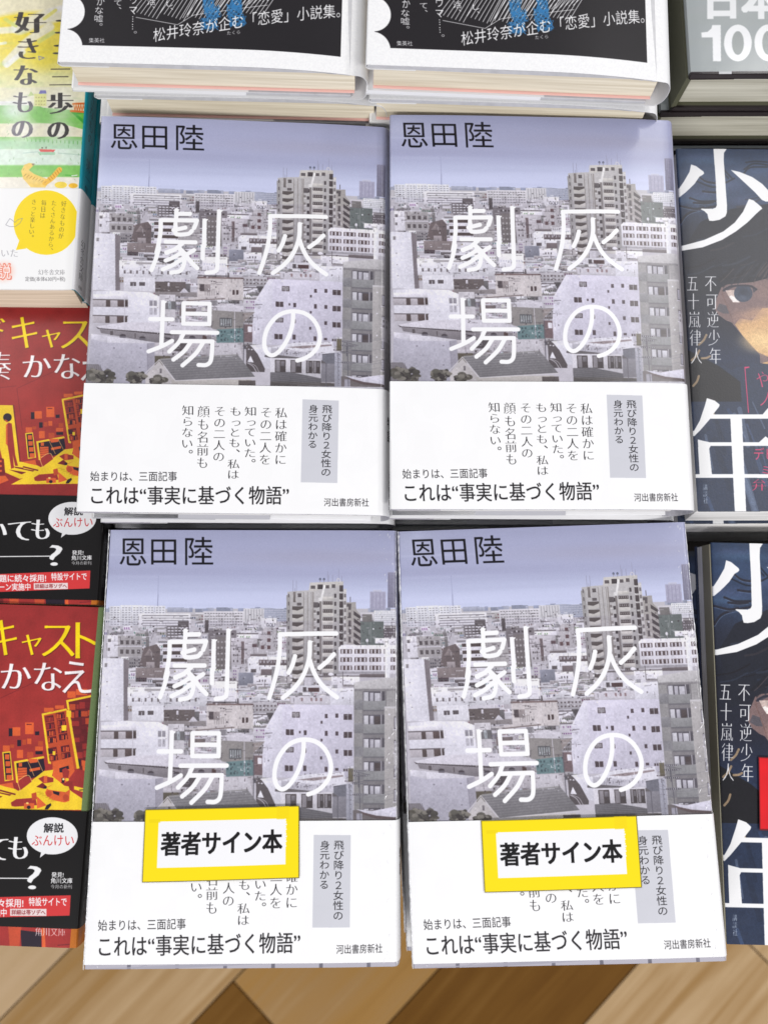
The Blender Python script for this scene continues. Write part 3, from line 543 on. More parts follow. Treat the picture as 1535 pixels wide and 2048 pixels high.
# ------------------------------------------------------------------ yellow and green pocket book
def pocket_cover():
    S = Sheet(150, 158, 5, (246, 244, 244)); rnd = random.Random(5)
    A = lambda: S.at(KG, 0, 0, 7.675)
    B = lambda: S.at(KG, 0, 180, 7.675)
    A(); S.grad(-3000, -800, 1400, 1535, [(0, (252, 220, 30)), (.45, (250, 226, 60)), (.7, (246, 226, 90)), (.85, (240, 236, 170)), (1, (238, 236, 214))])
    def wash(pts, wd, col, al=.8, smooth=True):
        for k in range(3): S.line(pts, wd * (1 - .16 * k), col, al * .5, smooth)
    wash([(-200, 160), (300, 60), (900, 40)], 330, (243, 240, 246)); wash([(300, 420), (620, 300), (950, 200)], 260, (240, 238, 246)); wash([(-100, 480), (200, 460)], 120, (250, 248, 250)); wash([(100, 960), (420, 640), (760, 420)], 150, (246, 244, 246))
    wash([(680, 290), (850, 160)], 60, (236, 226, 100)); wash([(600, 640), (820, 500)], 70, (214, 226, 140)); wash([(80, 300), (240, 400)], 60, (216, 226, 120)); wash([(100, 1000), (350, 800)], 90, (250, 250, 250)); wash([(-100, 690), (80, 660)], 50, (252, 252, 252))
    S.soft(700, 850, 380, 330, (234, 214, 40), .9)
    for p in ([(590, 865), (675, 888), (600, 920), (590, 865)],): S.line(p, 14, (130, 128, 140))
    B(); S.grad(-3000, 240, 1400, 1560, [(0, (150, 205, 130)), (.05, (130, 200, 100)), (.2, (150, 208, 120)), (.215, (238, 232, 204)), (.36, (236, 230, 204)), (.37, (138, 200, 110)), (.42, (176, 218, 176)), (.5, (186, 224, 190)), (.51, (222, 238, 226)), (.68, (220, 238, 224)), (.7, (128, 200, 96)), (.82, (136, 202, 100)), (.83, (240, 234, 220)), (1, (242, 238, 228))])
    S.poly([(-3000, 90), (380, 110), (520, 260), (1300, 330), (1330, 60), (1330, -40), (-3000, -40)], (240, 236, 206)); S.poly([(420, 100), (470, 20), (520, 80)], (190, 214, 130)); S.soft(200, 330, 330, 220, (214, 236, 222), .9)
    S.poly([(400, 300), (560, 230), (720, 300), (1000, 380), (1330, 350), (1290, 610), (1000, 540), (560, 500)], (130, 202, 96)); S.poly([(1080, 340), (1330, 360), (1300, 540)], (60, 170, 50)); S.poly([(1180, 380), (1320, 360), (1310, 480)], (104, 196, 60))
    S.poly([(590, 60), (615, 5), (700, 5), (712, 55)], (124, 122, 190)); S.rect(520, 60, 710, 250, (232, 234, 150)); S.windows(530, 90, 700, 250, 4, 3, (190, 180, 110), .55, .35)
    S.line([(1120, 220), (1330, 205)], 30, (222, 104, 28)); S.line([(1090, 330), (1330, 340)], 34, (226, 110, 30))
    for k in range(6): S.line([(1130 + 36 * k, 225), (1150 + 36 * k, 325), (1168 + 36 * k, 225)], 12, (226, 112, 36))
    for k in range(14): S.line([(420 + 64 * k, 745 + 4 * k), (420 + 64 * k, 785 + 4 * k)], 12, (110, 184, 96))
    S.poly([(590, 908), (850, 920), (820, 955), (620, 952)], (226, 92, 88)); S.rect(600, 955, 845, 1000, (170, 214, 180)); S.rect(635, 880, 655, 900, (60, 50, 40)); S.rect(700, 872, 712, 905, (60, 50, 40))
    S.line([(350, 970), (580, 950)], 10, (176, 206, 196)); S.line([(900, 975), (1250, 1000)], 16, (176, 204, 190), .7)
    # a striped tabby seen from behind
    S.poly([(320, 1240), (370, 1150), (440, 1122), (510, 1130), (525, 1150), (490, 1180), (440, 1230), (520, 1290), (720, 1370), (740, 1430), (690, 1500), (470, 1495), (350, 1360)], (246, 208, 104)); S.line([(690, 1430), (800, 1350), (870, 1270), (910, 1225)], 80, (246, 190, 60), 1, True)
    for k in range(8): S.line([(400 + 44 * k, 1290 + 16 * k), (360 + 46 * k, 1330 + 14 * k)], 9, (190, 136, 50))
    for k in range(6): S.line([(735 + 34 * k, 1345 - 28 * k), (770 + 34 * k, 1390 - 26 * k)], 12, (206, 140, 20))
    S.poly([(480, 1130), (530, 1130), (505, 1170)], (150, 130, 110)); S.ell(930, 1460, 95, 50, (246, 216, 70)); S.ell(1120, 1470, 70, 38, (246, 190, 40)); S.line([(1000, 1310), (1180, 1320)], 22, (90, 180, 70)); S.line([(1100, 1320), (1180, 1310)], 14, (250, 250, 250))
    S.soft(1080, 1140, 60, 40, (206, 214, 200), .6)
    A(); D = (48, 40, 40); G = (64, 58, 62)
    for ch, b, c in (('好', (230, 185, 690, 515), D), ('き', (285, 585, 575, 910), D), ('な', (220, 995, 570, 1310), (70, 66, 70)), ('三', (770, 1050, 1080, 1320), (30, 24, 24))): S.ink(ch, *b, c, 'mb')
    for y, x in ((505, 858), (322, 872), (705, 840), (820, 826)): S.ell(x + 40, y, 60, 14, D)
    B()
    for cx, cy in ((330, 200), (930, 200), (900, 620), (330, 600)): S.soft(cx, cy, 290, 290, (246, 246, 240), .75)
    for ch, b, c in (('も', (205, 25, 490, 350), (96, 92, 104)), ('の', (185, 465, 490, 740), (104, 100, 112)), ('歩', (735, 40, 1110, 375), (24, 18, 20)), ('の', (738, 492, 1045, 760), (24, 18, 20))): S.ink(ch, *b, c, 'mb')
    # teal spine, green back
    S.at(None); S.rect(104.8, -1, 120, 160, (16, 148, 168)); S.rect(119, -1, 152, 160, (120, 190, 190)); S.col('麦本三歩の好きなもの 第一集', 111.5, 8, 111.5, 108, 6, (16, 40, 50), 'm')
    for k in range(160): x, y = rnd.uniform(30, 104), rnd.uniform(8, 104); S.soft(x, y, rnd.uniform(2, 9), rnd.uniform(.6, 3), rnd.choice([(250, 250, 244), (236, 232, 190), (150, 200, 130), (214, 226, 180)]), .14)
    for k in range(70): x, y = rnd.uniform(45, 104), rnd.uniform(62, 103); S.line([(x, y), (x + rnd.uniform(-.6, .6), y - rnd.uniform(.4, 1.4))], .2, (90, 150, 80), .7)
    S.blotch(0, 0, 105, 105, .08, 1.2, 7); S.blotch(0, 0, 105, 105, .05, .3, 8)
    return S.image('pocket cover print')
POCKET_BAND = 106.0
def pocket_band():
    S = Sheet(150, 51.8, 6, (249, 249, 250)); M = np.array(KG).reshape(3, 3); D = np.array([[1, 0, 0], [0, 1, -POCKET_BAND], [0, 0, 1.]]); S.at(D @ M, 0, 0, 3.2)
    S.poly([(105, 1600), (130, 1530), (170, 1590)], (252, 220, 10)); S.ell(298, 1425, 208, 205, (253, 222, 8)); T = (92, 84, 40)
    for t, xa, ya, xb, yb in (('好きなものが', 414, 1285, 390, 1530), ('たくさんあるから、', 350, 1282, 322, 1622), ('毎日は', 286, 1280, 274, 1400), ('きっと楽しい。', 222, 1275, 200, 1540)): S.col(t, xa, ya, xb, yb, 36, T, 'm')
    S.row('幻冬舎文庫', 245, 1722, 418, 1760, (92, 90, 96), 'm'); S.row('定価(本体630円+税)', 162, 1768, 420, 1800, (110, 108, 112)); S.row('いた', 5, 1590, 122, 1650, (150, 148, 156), 'ml')
    S.soft(25, 1738, 90, 90, (252, 176, 150), .8); S.ink('説', -18, 1686, 75, 1789, (240, 128, 104), 'bb'); S.ink('説', -14, 1690, 71, 1785, (255, 250, 248), 'g')
    S.line([(40, 1440), (66, 1400), (84, 1412), (98, 1425), (120, 1405), (148, 1398), (130, 1430), (100, 1452), (62, 1450), (40, 1440)], 3, (150, 150, 160))
    S.at(None); S.rect(105, -1, 152, 60, (238, 238, 242)); S.col('幻冬舎文庫', 111.5, 24, 111.5, 45, 5, (40, 38, 44), 'm'); S.row('630', 109.5, 47.3, 113.5, 49.5, (60, 60, 66))
    return S.image('pocket band print')

# ------------------------------------------------------------------ red pocket book with the cluttered room
def red_cover():
    S = Sheet(150, 149, 6, (158, 52, 50)); R1, R2, OR, O2, YE, DK, BR = (158, 50, 48), (120, 36, 42), (222, 98, 52), (190, 76, 46), (244, 206, 48), (40, 28, 44), (104, 32, 38); rnd = random.Random(3)
    S.at(None); S.grad(-1, -1, 106, 150, [(0, (152, 46, 46)), (.4, (166, 54, 50)), (1, (160, 50, 48))])
    L = lambda: S.at(KH, 0, 780, 7.675)
    Rr = lambda: S.at(KI, 0, 1360, 7.315)
    L(); S.line([(270, -10), (340, 560), (345, 620)], 7, R2); S.line([(-700, 50), (260, -60)], 7, R2); S.line([(270, -20), (900, -300)], 7, R2)
    S.poly([(-1600, 1250), (260, 1100), (1400, 1060), (1400, 1900), (-1600, 1900)], (150, 46, 46)); S.poly([(260, 1120), (540, 1080), (560, 1160), (420, 1150)], OR)
    # lit doorway with a standing figure
    S.poly([(-150, 230), (205, 240), (300, 1100), (560, 1170), (600, 1200), (480, 1320), (300, 1370), (80, 1270), (-30, 760)], YE); S.line([(215, 240), (308, 1100)], 20, R2)
    S.ell(120, 425, 66, 64, DK); S.poly([(70, 450), (120, 470), (130, 500), (100, 495)], O2); S.poly([(95, 540), (140, 505), (185, 520), (205, 700), (215, 800), (235, 1000), (275, 1170), (230, 1170), (195, 990), (215, 1200), (170, 1215), (135, 960), (120, 860), (92, 830)], R1); S.poly([(95, 540), (120, 525), (118, 850), (92, 830)], OR)
    S.poly([(215, 1180), (560, 1230), (500, 1260), (230, 1200)], R2); S.poly([(130, 1225), (400, 1270), (330, 1300)], R2)
    S.poly([(-1400, 900), (0, 1040), (60, 1060), (80, 1300), (-1400, 1600)], R2); S.windows(-500, 1060, 40, 1280, 8, 3, OR, .6, .4); S.poly([(-300, 1340), (80, 1320), (130, 1390), (-300, 1560)], OR)
    for k in range(14): x = -1500 + 100 * k; S.rect(x, 300 + rnd.uniform(-60, 60), x + 70, 900, rnd.choice([O2, R2, R1, BR]))
    Rr()
    for x0, y0, x1, y1, c in ((130, 705, 185, 820, DK), (185, 690, 300, 815, OR), (370, 620, 495, 790, OR), (390, 640, 465, 655, BR), (515, 750, 575, 805, DK), (255, 875, 310, 965, DK), (330, 870, 385, 945, O2), (400, 855, 460, 935, OR), (45, 955, 145, 1040, OR), (150, 940, 210, 990, O2), (250, 1020, 340, 1140, OR), (400, 1050, 490, 1140, O2), (515, 970, 630, 1030, OR), (520, 1040, 625, 1085, DK), (560, 890, 632, 960, O2), (700, 500, 760, 540, OR)): S.rect(x0, y0, x1, y1, c)
    S.poly([(35, 1050), (155, 1040), (200, 1460), (70, 1480)], YE); S.poly([(55, 1070), (145, 1060), (180, 1440), (85, 1460)], DK)
    for k in range(4): S.rect(75 + 8 * k, 1085 + 100 * k, 140 + 12 * k, 1160 + 100 * k, rnd.choice([O2, OR]))
    S.poly([(205, 1190), (640, 1110), (650, 1140), (240, 1215)], YE); S.poly([(205, 1190), (240, 1215), (270, 1500), (240, 1500)], YE); S.poly([(240, 1215), (640, 1150), (660, 1300), (600, 1400), (270, 1480)], DK); S.rect(262, 1280, 395, 1480, OR); S.rect(275, 1210, 325, 1265, OR)
    for k in range(4): S.line([(265, 1320 + 36 * k), (395, 1310 + 36 * k)], 6, R2)
    S.poly([(400, 1150), (545, 1150), (555, 1200), (440, 1215)], OR); S.poly([(430, 1300), (585, 1270), (590, 1310), (440, 1340)], OR); S.line([(405, 1180), (500, 1400)], 7, (246, 190, 110)); S.line([(545, 1150), (625, 1330)], 7, (246, 190, 110))
    # shelves
    S.poly([(960, 300), (1463, 190), (1700, 160), (1700, 1500), (1140, 1300)], (110, 34, 40)); S.poly([(965, 295), (1463, 192), (1700, 150), (1700, 180), (1463, 222), (1000, 320), (1150, 1290), (1120, 1300)], YE)
    for j in range(8):
        y = 330 + 120 * j
        S.line([(1010 + 16 * j, y + 118), (1600, y + 40)], 12, BR)
        x = 1015 + 16 * j
        while x < 1560:
            w = rnd.uniform(26, 110); h = rnd.uniform(60, 104); S.rect(x, y + 108 - h - (x - 1010) * .14, x + w, y + 108 - (x - 1010) * .14, rnd.choice([OR, O2, O2, R1, R1, BR, R2, DK])); x += w + rnd.uniform(4, 16)
    S.poly([(610, 490), (970, 415), (1005, 440), (1160, 1300), (1090, 1300), (705, 1220)], O2); S.poly([(610, 490), (970, 415), (980, 440), (640, 515), (745, 1230), (705, 1220)], YE); S.poly([(975, 440), (1010, 440), (1160, 1290), (1120, 1300)], YE); S.rect(970, 445, 1040, 540, YE)
    for (x0, y0, dx) in ((655, 525, 0), (815, 480, 0), (700, 990, 0), (885, 960, 0)):
        for k in range(4 if y0 < 900 else 2):
            a = x0 + 14 * k; y = y0 + 102 * k; S.poly([(a, y + 8), (a + 125, y - 16), (a + 138, y + 76), (a + 12, y + 98)], BR)
            for m in range(5): S.rect(a + 14 + 22 * m, y + 14 + (m * 5 % 13), a + 30 + 22 * m, y + 82, rnd.choice([R1, O2, OR, DK]))
    S.rect(900, 660, 970, 740, YE); S.rect(770, 1040, 808, 1095, YE); S.rect(645, 405, 785, 465, OR); S.rect(805, 370, 935, 420, OR); S.rect(985, 165, 1105, 260, OR); S.rect(1110, 130, 1270, 220, OR)
    S.poly([(770, 1200), (1050, 1120), (1090, 1330), (960, 1500), (770, 1480)], OR); S.poly([(865, 1290), (1000, 1250), (1010, 1300), (930, 1310), (910, 1350), (870, 1350)], DK); S.poly([(905, 1310), (960, 1280), (1010, 1330), (1000, 1440), (920, 1420)], R1)
    S.poly([(1190, 1170), (1330, 1200), (1330, 1500), (1220, 1440)], OR); S.rect(1260, 1340, 1310, 1390, DK); S.poly([(1130, 1300), (1500, 1400), (1500, 1700), (1060, 1500)], R1)
    # table full of things
    S.poly([(-200, 1900), (180, 1690), (640, 1330), (780, 1310), (760, 1400), (1060, 1640), (1300, 1800), (1300, 1900)], YE)
    S.poly([(0, 1540), (220, 1590), (300, 1640), (200, 1680), (0, 1640)], YE); S.line([(0, 1610), (220, 1670)], 22, R2)
    S.poly([(260, 1540), (280, 1470), (360, 1400), (430, 1410), (470, 1480), (300, 1610)], R1); S.line([(260, 1500), (300, 1620)], 8, (250, 200, 120)); S.line([(280, 1460), (370, 1400), (430, 1400), (465, 1480)], 8, (250, 200, 120), 1, True)
    S.poly([(160, 1790), (240, 1740), (520, 1720), (540, 1830), (220, 1850), (170, 1840)], R1); S.rect(350, 1800, 500, 1880, OR); S.ell(420, 1860, 28, 26, DK); S.ell(400, 1800, 20, 14, (250, 210, 120)); S.poly([(540, 1700), (680, 1830), (540, 1880)], OR); S.poly([(460, 1660), (530, 1640), (540, 1740), (470, 1760)], O2)
    S.poly([(560, 1440), (640, 1400), (780, 1430), (780, 1490), (640, 1510)], R1); S.rect(640, 1400, 690, 1500, OR); S.poly([(530, 1560), (620, 1500), (690, 1560), (640, 1590)], R2); S.ell(660, 1570, 24, 20, DK)
    S.poly([(660, 1640), (700, 1560), (780, 1520), (1000, 1560), (1020, 1620), (1010, 1770), (940, 1790), (740, 1750), (670, 1690)], OR); S.poly([(690, 1575), (780, 1520), (1000, 1555), (1015, 1600), (960, 1640), (700, 1600)], YE); S.poly([(770, 1620), (870, 1640), (860, 1690), (780, 1660)], DK); S.ell(960, 1720, 44, 50, O2); S.ell(715, 1660, 40, 46, O2)
    S.poly([(680, 1830), (740, 1800), (750, 1830), (700, 1890), (650, 1890)], DK); S.poly([(1080, 1550), (1290, 1600), (1290, 1660), (1080, 1600)], YE); S.line([(1160, 1610), (1290, 1600)], 12, DK)
    for k in range(6): S.rect(540 + 40 * k, 1630 + 26 * k, 600 + 40 * k, 1646 + 26 * k, (216, 176, 40))
    S.rect(900, 1430, 940, 1500, DK); S.ell(980, 1456, 26, 24, YE); S.ell(925, 1450, 16, 16, (250, 230, 160))
    # below the band
    S.at(KI, 0, 1840, 1.9987)
    S.rect(-800, 10, 320, 140, (168, 50, 48)); S.poly([(80, 40), (165, 50), (165, 112), (85, 105)], DK); S.poly([(30, 10), (85, 20), (75, 120), (38, 118)], OR, .6); S.poly([(165, 30), (178, 30), (182, 120), (168, 118)], OR); S.line([(230, 100), (300, 95)], 4, R2)
    for k in range(9): S.rect(-600 + 66 * k, 14, -560 + 66 * k, 130, rnd.choice([OR, R2, O2, BR]), .7)
    S.row('角川文庫', 138, 26, 262, 66, (248, 226, 226), 'm')
    # titles
    Y, W = (252, 220, 20), (250, 244, 246); D0 = (84, 20, 24)
    S.at(KI, 0, 1200, 2.415)
    for off, cc, ww in (((3, 3), D0, D0), ((0, 0), Y, W)):
        ox, oy = off
        for ch, b in (('ス', (200, 120, 360, 275)), ('ト', (365, 105, 462, 285)), ('ャ', (105, 165, 200, 268))): S.ink(ch, b[0] + ox, b[1] + oy, b[2] + ox, b[3] + oy, cc, 'mm')
        for ch, b in (('な', (165, 300, 300, 440)), ('え', (300, 295, 440, 450)), ('か', (5, 305, 150, 430))): S.ink(ch, b[0] + ox, b[1] + oy, b[2] + ox, b[3] + oy, ww, 'mm' if ch != 'え' else 'g')
        S.at(KH, 0, 580, 3.0125)
        for ch, b in (('キ', (78, 160, 230, 355)), ('ド', (-90, 170, 40, 300))): S.ink(ch, b[0] + ox, b[1] + oy, b[2] + ox, b[3] + oy, cc, 'mm')
        S.ink('湊', -100 + ox, 370 + oy, 72 + ox, 545 + oy, ww, 'mm')
        S.at(KI, 0, 1200, 2.415)
    # spine: green with an orange foot
    S.at(None); S.rect(103.2, -1, 152, 150, (112, 132, 86)); S.rect(103.2, 141, 152, 150, (198, 112, 30)); S.row('キ', 107, 10, 112, 14, Y)
    S.blotch(0, 0, 150, 149, .1, .3, 7); S.blotch(0, 0, 103, 149, .12, 4, 17)
    return S.image('red cover print')
def red_band():
    H = 49.6; S = Sheet(150, H, 7, (16, 13, 14)); W = (244, 244, 246)
    M = np.array(KI).reshape(3, 3); Dm = np.array([[1, 0, 0], [0, 1, -91.4], [0, 0, 1.]]); S.at(Dm @ M, 0, 1200, 2.415)
    S.ell(256, 1138, 123, 90, (240, 240, 243)); S.poly([(205, 1205), (240, 1210), (196, 1244)], (240, 240, 243)); S.row('解説', 214, 1076, 312, 1124, (24, 22, 26), 'b'); S.row('ぶんけい', 156, 1130, 364, 1190, (206, 52, 56), 'g')
    S.ink('も', 48, 1140, 135, 1252, W, 'mb'); S.ink('て', -70, 1150, 40, 1258, W, 'mb'); S.ink('い', -180, 1158, -85, 1246, W, 'mb')
    S.line([(-160, 1342), (138, 1343)], 5, W); S.ink('?', 134, 1282, 204, 1396, W, 'g')
    S.row('発見!', 252, 1312, 312, 1340, W, 'b'); S.row('角川文庫', 248, 1340, 354, 1368, W, 'b'); S.row('今月の新刊', 248, 1372, 352, 1394, W)
    S.poly([(-500, 1448), (345, 1424), (340, 1522), (-500, 1546)], (214, 58, 60)); S.row('題に続々採用!', -125, 1440, 118, 1484, W, 'b', 1, -.004); S.row('特設サイトで', 142, 1434, 328, 1478, W, 'b'); S.row('ーン実施中', -130, 1488, 38, 1530, W, 'b')
    S.rect(52, 1490, 228, 1524, (236, 220, 220)); S.row('詳細は帯ソデへ', 58, 1494, 224, 1520, (150, 60, 64), 'b')
    S.at(None); S.col('角川文庫', 110.5, 20, 110.5, 44, 4, (150, 150, 154), 'm')
    return S.image('red band print')

# ------------------------------------------------------------------ dark blue novel with the large white title
def blue_cover():
    S = Sheet(160, 188, 6, (62, 74, 98)); rnd = random.Random(6); NV, BL, LB, DK, BK = (50, 60, 84), (66, 86, 122), (98, 118, 150), (42, 44, 56), (30, 27, 33)
    K5 = lambda: S.at(KK, 1340, 480, 7.313)
    K6 = lambda: S.at(KK, 1340, 280, 7.872)
    L1 = lambda: S.at(KL, 1400, 1060, 7.311)
    S.at(None); S.grad(-1, -1, 131, 189, [(0, (48, 64, 92)), (.14, (52, 68, 98)), (.24, (44, 48, 64)), (.34, (36, 38, 50)), (.5, (38, 40, 54)), (.6, (40, 50, 76)), (.7, (32, 32, 40)), (.82, (42, 52, 76)), (1, (48, 64, 96))])
    for k in range(60): S.soft(rnd.uniform(0, 130), rnd.uniform(0, 60), rnd.uniform(6, 26), rnd.uniform(3, 10), rnd.choice([(78, 104, 136), BL, NV, (84, 96, 132)]), .5)
    # hair, brush strokes
    S.at(None); S.poly([(2, 52), (10, 40), (26, 33), (60, 28), (132, 24), (132, 74), (40, 72), (20, 78), (4, 80)], (37, 39, 50))
    for k in range(70):
        x = rnd.uniform(0, 128); y = rnd.uniform(26, 74); l = rnd.uniform(6, 18); S.line([(x, y), (x + l * .5, y - l * .1), (x + l, y - l * .35)], rnd.uniform(.3, 1.2), rnd.choice([(54, 62, 80), (40, 44, 56), BK, (46, 54, 74), (62, 56, 62)]), .6, True)
    L1()
    for p in ([(490, 640), (600, 720), (760, 750), (900, 740)], [(560, 880), (720, 900), (800, 890)], [(360, 985), (520, 1040), (740, 1040)], [(420, 1060), (560, 1075), (700, 1060)], [(180, 1440), (320, 1240), (560, 1160), (800, 1120)], [(170, 1100), (420, 1160), (560, 1140)]): S.line(p, 34, (40, 38, 48), .85, True); S.line([(a + 10, b + 24) for a, b in p], 8, (104, 124, 156), .7, True)
    K6()
    for p in ([(1180, 350), (1330, 330), (1535, 345)], [(1150, 460), (1300, 370), (1535, 390)], [(1140, 530), (1250, 430), (1535, 420)], [(750, 380), (880, 520), (960, 600)], [(760, 460), (900, 600)], [(370, 640), (640, 740), (800, 700), (1000, 600)]): S.line(p, 26, (32, 36, 48), .85, True)
    # face
    K5()
    S.poly([(735, 690), (830, 650), (1190, 620), (1426, 560), (2400, 500), (2600, 1500), (1700, 2120), (1426, 2048), (1310, 1980), (1290, 1680), (1120, 1500), (960, 1310), (880, 1210), (800, 1180), (690, 1100), (640, 1020), (660, 860)], (128, 106, 106)); S.poly([(660, 1030), (700, 930), (800, 960), (850, 1080), (760, 1080)], (92, 88, 96))
    S.poly([(930, 1240), (1000, 1150), (1180, 1180), (1330, 1000), (1560, 1000), (2400, 1200), (2300, 1700), (1600, 1800), (1426, 1720), (1260, 1640), (1040, 1400)], (214, 172, 126))
    for x, y, rx, ry, c, al in ((1120, 1120, 260, 130, (176, 142, 124), .9), (960, 1130, 120, 160, (150, 122, 116), .8), (1300, 1060, 260, 120, (190, 152, 126), .8), (1300, 1480, 420, 260, (240, 204, 150), .9), (1800, 1500, 600, 300, (240, 204, 150), .9), (1000, 800, 300, 240, (128, 106, 108), .5), (1380, 760, 260, 200, (140, 114, 110), .6)): S.soft(x, y, rx, ry, c, al)
    S.poly([(750, 720), (850, 668), (1000, 655), (1180, 665), (1260, 720), (1200, 780), (1180, 700), (920, 690), (780, 760)], (74, 72, 84)); S.poly([(790, 740), (920, 735), (930, 820), (960, 880), (1000, 918), (900, 915), (840, 830)], (206, 186, 180)); S.poly([(840, 830), (880, 810), (940, 850), (1000, 915), (900, 910)], (246, 238, 236)); S.ell(1050, 785, 135, 126, (66, 74, 92)); S.soft(1050, 760, 130, 110, (48, 52, 68), .8); S.soft(1040, 850, 90, 60, (96, 106, 126), .5); S.line([(760, 745), (850, 690), (1000, 668), (1150, 676), (1240, 730)], 26, (52, 50, 62), 1, True)
    S.line([(740, 740), (760, 840), (830, 1000), (900, 1200)], 12, (120, 92, 88), .8, True)
    for k in range(46): S.line([(640 + 40 * k, 660 - 6 * k + rnd.uniform(-60, 60)), (720 + 40 * k, 560 - 7 * k + rnd.uniform(-40, 40)), (830 + 40 * k, 440 - 8 * k)], rnd.uniform(8, 40), rnd.choice([(38, 38, 48), (48, 52, 66), (92, 78, 80), (32, 31, 38)]), .6, True)
    S.poly([(1310, 1980), (1330, 1800), (1500, 1760), (2200, 1700), (2200, 2600), (1300, 2200)], (206, 166, 120))
    # coat
    S.at(None); S.poly([(0, 116), (10, 112), (20, 118), (30, 114), (60, 118), (132, 120), (132, 189), (0, 189)], (42, 53, 78)); S.poly([(0, 108), (14, 116), (24, 124), (24, 134), (0, 134)], (30, 29, 34))
    for k in range(40): x = rnd.uniform(-5, 120); y = rnd.uniform(132, 186); S.line([(x, y), (x + rnd.uniform(2, 6), y + rnd.uniform(8, 24))], rnd.uniform(.6, 3), rnd.choice([(70, 90, 128), (36, 44, 64), (104, 118, 146), (54, 74, 112)]), .55)
    for p in ([(9, 100), (5, 105)], [(5, 108), (1, 113)], [(10, 111), (6, 112)], [(4, 121), (1, 126)], [(10, 140), (6, 142), (4, 144)]): S.line([p[0], ((p[0][0] + p[1][0]) / 2 + .4, (p[0][1] + p[1][1]) / 2 + .3), p[1]], 1.1, (166, 142, 114), .9, True)
    S.blotch(0, 0, 131, 188, .26, .2, 4); S.blotch(0, 0, 131, 188, .1, .9, 9)
    # the two big characters, brush-and-block shapes
    T = (247, 247, 249)
    L1(); S.poly([(725, 182), (920, 184), (922, 205), (884, 262), (878, 400), (915, 1130), (912, 1230), (890, 1290), (800, 1345), (700, 1362), (645, 1356), (630, 1310), (620, 1250), (575, 1200), (522, 1168), (530, 1158), (700, 1165), (745, 1145), (762, 1110), (752, 700)], T)
    S.poly([(385, 442), (460, 470), (570, 560), (580, 590), (560, 612), (510, 640), (430, 760), (300, 890), (150, 1012), (60, 1060), (150, 900), (270, 720), (360, 560)], T)
    K6(); S.poly([(940, 470), (1080, 500), (1280, 580), (1440, 690), (1560, 820), (1640, 900), (1640, 960), (1490, 968), (1430, 940), (1320, 820), (1160, 670)], T)
    S.poly([(1225, 925), (1300, 950), (1420, 1050), (1436, 1080), (1400, 1106), (1330, 1170), (1200, 1300), (1020, 1440), (800, 1574), (500, 1690), (200, 1740), (-100, 1750), (-100, 1690), (200, 1660), (520, 1574), (820, 1440), (1000, 1300), (1130, 1130)], T)
    S.at(KK, 1330, 660, 3.2)
    N = [(260, 436), (310, 452), (342, 478), (338, 492), (300, 540), (700, 540), (700, 568), (282, 568), (220, 640), (170, 690), (176, 650), (215, 580), (245, 490)]
    S.poly(N, T); S.rect(300, 541, 1000, 567, T); S.poly([(202, 700), (225, 706), (278, 718), (1000, 718), (1000, 742), (285, 742), (276, 760), (294, 922), (215, 922)], T); S.rect(195, 922, 1000, 946, T); S.poly([(410, 560), (484, 560), (515, 1180), (442, 1180)], T); S.poly([(600, 560), (650, 500), (700, 540)], T); S.poly([(590, 722), (636, 680), (690, 722)], T)
    # small lettering
    S.at(KK, 1340, 480, 7.313); P = (240, 240, 244)
    S.col('不可逆少年', 568, 502, 650, 1828, 186, P, 'm'); S.col('五十嵐律人', 304, 502, 376, 1828, 180, P, 'm')
    S.at(KK, 1330, 660, 3.2); S.col('講談社', 250, 985, 256, 1112, 32, (196, 206, 222), 'm'); R = (222, 60, 110)
    S.line([(528, 240), (502, 246), (526, 528)], 5, R); S.line([(500, 240), (528, 238)], 5, R); S.col('やノ', 606, 256, 640, 500, 90, R, 'm'); S.row('デビュー', 556, 750, 850, 836, R, 'g'); S.row('ミステリ', 604, 864, 900, 930, R, 'g'); S.row('弁護士', 545, 950, 850, 1034, R, 'm')
    S.at(None); S.rect(129.8, -1, 162, 190, (52, 62, 86))
    return S.image('blue cover print')

def grey_cover():
    S = Sheet(190, 210, 4, (156, 162, 162)); S.at(None); S.grad(-1, -1, 192, 212, [(0, (150, 156, 156)), (1, (166, 172, 174))]); T = (246, 247, 250)
    S.at(KJ, 1330, 0, 3.0146); S.row('日本', 215, -128, 690, 122, T, 'bb'); S.poly([(278, 152), (328, 152), (330, 370), (282, 370), (280, 226), (214, 226), (212, 196), (250, 192), (272, 172)], T)
    for x in (348, 530): S.ell(x + 83, 261, 83, 111, T); S.ell(x + 83, 261, 36, 72, (158, 164, 164))
    S.at(None); S.rect(147.8, -1, 192, 212, (92, 92, 74)); S.rect(-1, 208.9, 192, 212, (40, 33, 36)); S.rect(13, 208.9, 19, 212, (200, 202, 206)); S.soft(30, 150, 60, 60, (166, 170, 170), .3)
    return S.image('grey cover print')
